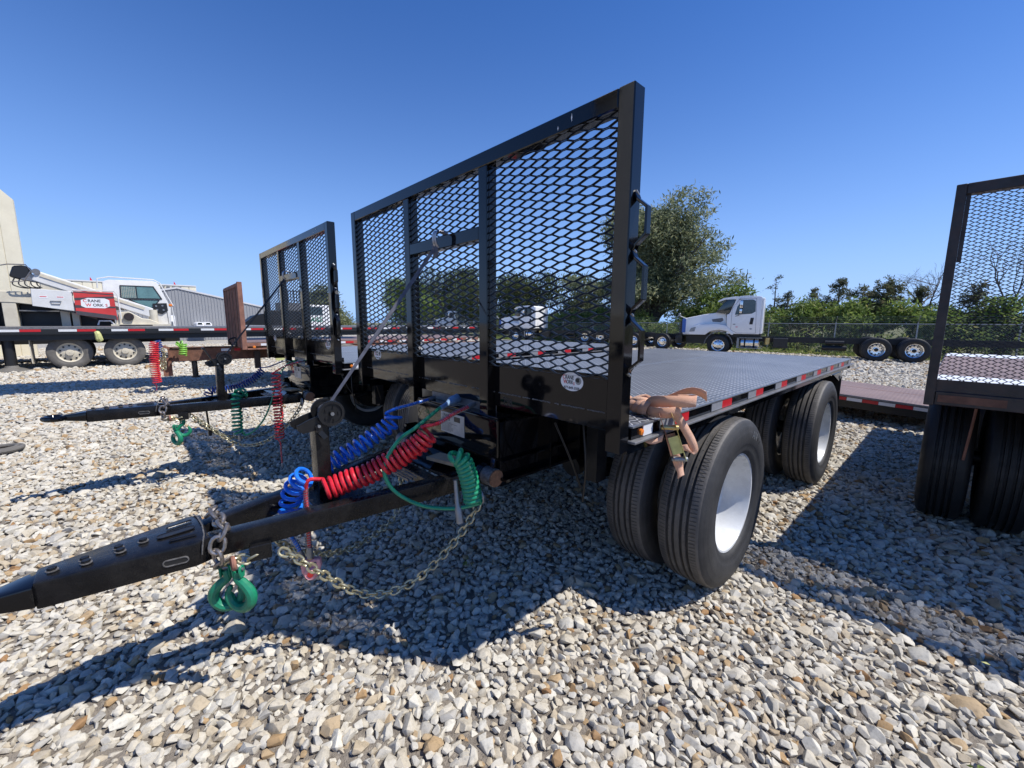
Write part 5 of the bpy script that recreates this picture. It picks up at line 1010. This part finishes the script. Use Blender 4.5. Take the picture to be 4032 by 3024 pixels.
def crown(blobs, n):
    tot = sum(b[3] * b[4] * b[5] for b in blobs); P = []
    for x, y, z, rx, ry, rz in blobs:
        k = max(4, int(n * rx * ry * rz / tot)); d = rng.normal(0, 1, (k, 3)); d /= np.linalg.norm(d, axis=1)[:, None]; r_ = rng.uniform(.35, 1.06, k) ** .55
        P.append(np.array([x, y, z]) + d * r_[:, None] * np.array([rx, ry, rz]))
    P = np.concatenate(P); return P, np.clip(rng.normal(.45, .2, len(P)), 0, 1)
def tree(name, label, cat, loc, blobs, n, mat, size=.09, npc=14, spread=.22, group=None, trunk=.2, long=1.6):
    t = thing(name, label, cat, loc, 0, group); m = MB(); zb = min(b[2] - b[5] * .3 for b in blobs)
    top = max(blobs, key=lambda b: b[2]); m.tube(spline([(0, 0, -.1), (.1, 0, zb * .5), (top[0] * .4, top[1] * .4, zb + .3), (top[0], top[1], top[2])]), [trunk * (1 - .85 * k / 24) for k in range(25)], 8)
    for b in blobs:
        for q_ in range(3): m.tube(spline([(0, 0, zb * random.uniform(.5, .9)), (b[0] * .5 + random.uniform(-.2, .2), b[1] * .5, (zb + b[2]) / 2), (b[0] + random.uniform(-.6, .6) * b[3], b[1] + random.uniform(-.6, .6) * b[4], b[2] + random.uniform(0, .7) * b[5])], 4), [trunk * .35 * (1 - .1 * k) for k in range(9)], 5)
    part('trunk', m, 'bark', t, 0, True); leaves('crown', mat, crown(blobs, n), npc, spread, size, t, long); return t
def rb(cx, cy, cz, R_, H_, k):
    out = []
    for i in range(k):
        a = random.uniform(0, math.tau); r_ = R_ * random.uniform(.15, .75); z = random.uniform(-.75, .75); q_ = math.sqrt(1 - z * z * .8)
        out.append((cx + math.cos(a) * r_ * q_, cy + math.sin(a) * r_ * q_, cz + z * H_, R_ * random.uniform(.28, .45), R_ * random.uniform(.28, .45), H_ * random.uniform(.22, .36)))
    return out
tree('willow_tree', 'tallest grey green tree standing right behind the front headboard', 'tree', (-16.2, 29.5, 0), [(0, 0, 6.6, 2.8, 2.8, 3.4), (1.6, 0, 8.6, 1.9, 1.9, 1.7), (-1.2, 0, 8.8, 1.9, 1.9, 1.8)] + rb(0, 0, 6.5, 5.0, 4.7, 22) + rb(2.4, 0, 4.2, 4.6, 2.4, 7) + rb(3.2, 0, 7.0, 2.6, 1.8, 4) + rb(.3, 0, 9.2, 2.2, 2.0, 5), 4300, 'willow_leaf', .085, 15, .30, trunk=.35, long=2.0)
GT = 'trees behind the fence'
for k, (x, y, h, r_, lab) in enumerate(((-45, 30, 9.4, 4.8, 'broad dark tree seen through the middle bay of the front mesh, left of three'), (-37.5, 31, 9.2, 4.6, 'dark round tree in the middle of the row behind the front mesh'), (-31.0, 30, 7.6, 4.0, 'shorter dark tree on the right side of the row behind the front mesh'), (-24.5, 32, 6.2, 3.4, 'low olive tree left of the tall grey green one'), (-20.5, 32, 6.0, 3.0, 'small olive tree tucked against the tall grey green one'), (-10.3, 29, 3.9, 2.4, 'bright shrubby tree at the right foot of the tall grey green one'))):
    tree('leafy_tree', lab, 'tree', (x, y, 0), rb(0, 0, h * .52, r_, h * .46, 12), 1200, 'oak_leaf' if k < 3 else 'willow_leaf' if k < 5 else 'bush_leaf', .10, 12, .32, GT, .25)
for k, (x, y, h, r_, lab) in enumerate(((-52, 17.5, 6.2, 3.2, 'tree crown rising behind the rust brown headboard'), (-66, 36, 9.5, 5.5, 'green tree between the two black headboards'), (-78, 42, 8.5, 6, 'pale green tree behind the second black headboard'), (-58, 35, 6.8, 4.5, 'tree seen through the left bay of the front mesh'))):
    tree('leafy_tree', lab, 'tree', (x, y, 0), rb(0, 0, h * .52, r_, h * .46, 11), 900, 'bush_leaf' if k else 'willow_leaf', .15, 12, .4, GT, .25)
# hedge of separate shrubs behind the fence
GS = 'shrubs massed behind the fence'
x = -31.5; k = 0; names = ['left', 'middle', 'right']
while x < 13:
    h = random.uniform(2.9, 3.25) if x > -13 else random.uniform(2.4, 3.0); r_ = random.uniform(1.3, 1.8)
    zn = 'behind the front headboard mesh' if x < -18 else 'just left of the nearest white cab' if x < -8 else 'just right of the nearest white cab' if x < -3.5 else 'above the white truck rear wheels' if x < .5 else 'seen through the rusty trailer mesh'
    t = thing('green_shrub', 'light green hedge shrub ' + zn, 'shrub', (x, 27 + random.uniform(-.3, .9), 0), 0, GS)
    bl = rb(0, 0, h * .45, r_, h * .45, 7); m = MB(); [m.tube([(0, 0, 0), (b[0] * .6, b[1] * .6, b[2] * .6), (b[0], b[1], b[2])], .03, 4) for b in bl]; part('stem', m, 'bark', t); leaves('crown', 'bush_leaf', crown(bl, 330), 13, .20, .075, t); x += random.uniform(1.25, 1.7); k += 1
# weeds in front of the fence foot
P = np.stack([rng.uniform(-30, 12, 500), rng.uniform(25.1, 26.2, 500), rng.uniform(.05, 1.25, 500)], 1); o = leaves('weeds', 'bush_leaf', (P, np.clip(rng.normal(.6, .2, 500), 0, 1)), 12, .16, .06, None, 2.4); o['kind'] = 'stuff'; o['label'] = 'tall weeds growing through the foot of the fence'
P = np.stack([rng.uniform(-30, 12, 1500), rng.uniform(23.7, 25.6, 1500), rng.uniform(.0, .10, 1500)], 1); o = leaves('grass', 'bush_leaf', (P, np.clip(rng.normal(.75, .25, 1500), 0, 1)), 10, .10, .035, None, 2.6); o['kind'] = 'stuff'; o['label'] = 'patchy dry grass along the fence'
def cedar(loc, h, r_, label, sparse=1., n=36):
    t = thing('cedar_tree', label, 'tree', loc, 0, 'dark cedars above the hedge'); m = MB(); m.tube([(0, 0, 0), (.03, 0, h * .5), (0, 0, h)], [.09, .06, .01], 6); C_ = []
    for k in range(int(n * sparse)):
        z = h * random.uniform(.25, 1.0); ln = r_ * (1.08 - z / h) * random.uniform(.7, 1.25) + .12; a = random.uniform(0, math.tau); e_ = Vector((math.cos(a) * ln, math.sin(a) * ln, z + ln * random.uniform(.15, .5))); m.tube([(0, 0, z), tuple(e_)], [.02, .006], 4)
        for q_ in range(max(3, int(ln * 9))): f = random.uniform(.2, 1.05); C_.append(Vector((0, 0, z)).lerp(e_, f))
    part('trunk', m, 'bark', t, 0, True); C_ = np.array([tuple(c) for c in C_] + [(0, 0, h * f) for f in (.8, .86, .92, .97, 1.0)]); leaves('crown', 'cedar_leaf', (C_, np.clip(rng.normal(.5, .2, len(C_)), 0, 1)), 12, .085, .042, t, 2.2)
cedar((-7.2, 28.2, 0), 4.3, 1.0, 'thin ragged cedar nearest the white cab', .8, 22); cedar((-6.6, 28.6, 0), 3.4, .9, 'short cedar tip beside the thin ragged one'); cedar((-5.3, 28.5, 0), 3.5, 1.5, 'broad sparse cedar second from the white cab', 1.3)
cedar((-4.1, 28.5, 0), 3.9, 1.6, 'pointed cedar in the middle of the hedge line', 1.6); cedar((-3.0, 28.8, 0), 3.5, 1.7, 'bushy cedar right of the pointed one', 1.6); cedar((-2.0, 28.2, 0), 4.0, 1.7, 'dense dark cedar left of the bare tree', 2.2, 34); cedar((-.7, 28.4, 0), 3.3, 1.0, 'small cedar under the bare tree')
cedar((1.2, 28.4, 0), 3.4, 1.6, 'cedar seen through the mesh of the rusty trailer', 1.5)
def bare(loc, h, label, seed):
    r_ = random.Random(seed); t = thing('bare_tree', label, 'tree', loc, 0, 'leafless trees'); m = MB()
    def br(p, d, ln, rad, lv):
        q_ = [p]; 
        for i in range(4): d = (d + Vector((r_.gauss(0, .18), r_.gauss(0, .18), r_.gauss(.04, .1)))).normalized(); q_.append(q_[-1] + d * ln / 4)
        m.tube(q_, [rad * (1 - .13 * i) for i in range(5)], 5)
        if lv:
            for i in range(r_.choice((2, 3))): br(q_[r_.choice((2, 3, 4))], (d + Vector((r_.gauss(0, .6), r_.gauss(0, .6), r_.gauss(.1, .35)))).normalized(), ln * r_.uniform(.55, .8), rad * .55, lv - 1)
    br(Vector((0, 0, 0)), Vector((.05, 0, 1)), h * .42, .10, 0)
    for k in range(5): br(Vector((.03 * k, 0, h * (.36 + .02 * k))), Vector((r_.uniform(-.8, .8), r_.uniform(-.3, .3), 1)).normalized(), h * .34, .045, 4)
    part('trunk', m, 'bark', t, 0, True)
bare((-.55, 28.8, 0), 4.6, 'bare leafless tree standing just left of the rusty trailer post', 5); bare((2.1, 29.0, 0), 4.9, 'bare leafless tree seen through the mesh of the rusty trailer', 11)
# ---------------------------------------------------------------- litter and weeds on the gravel
for x, y, lab in ((.30, -.40, 'tiny green weed sprouting in the sunlit foreground gravel'), (1.05, .62, 'small green weed at the edge of the right shadow'), (-1.12, .10, 'small weed under the front trailer hinge')):
    t = thing('weed', lab, 'weed', (x, y, .03)); C_ = rng.normal(0, .012, (4, 3)) + np.array([0, 0, .015]); leaves('leaf', 'bush_leaf', (C_, np.full(4, .6)), 5, .010, .008, t, 1.4)
o = part('fallen_leaf', MB().add([(0, 0, 0), (.016, .008, .004), (.03, 0, .002), (.015, -.012, .006)], [(0, 1, 2, 3)]), 'yellow', None, loc=(1.08, 1.35, .045)); tag(o, 'small yellow leaf on the shaded gravel at the right', 'leaf')
o = part('steel_wire', MB().tube(spline([(.62, -.42, .045), (.80, -.40, .055), (1.0, -.35, .05), (1.25, -.30, .05), (1.6, -.25, .05)]), .004, 6), 'steelgrey', None, 0, True); tag(o, 'thin steel wire lying across the gravel in the lower right corner', 'wire')
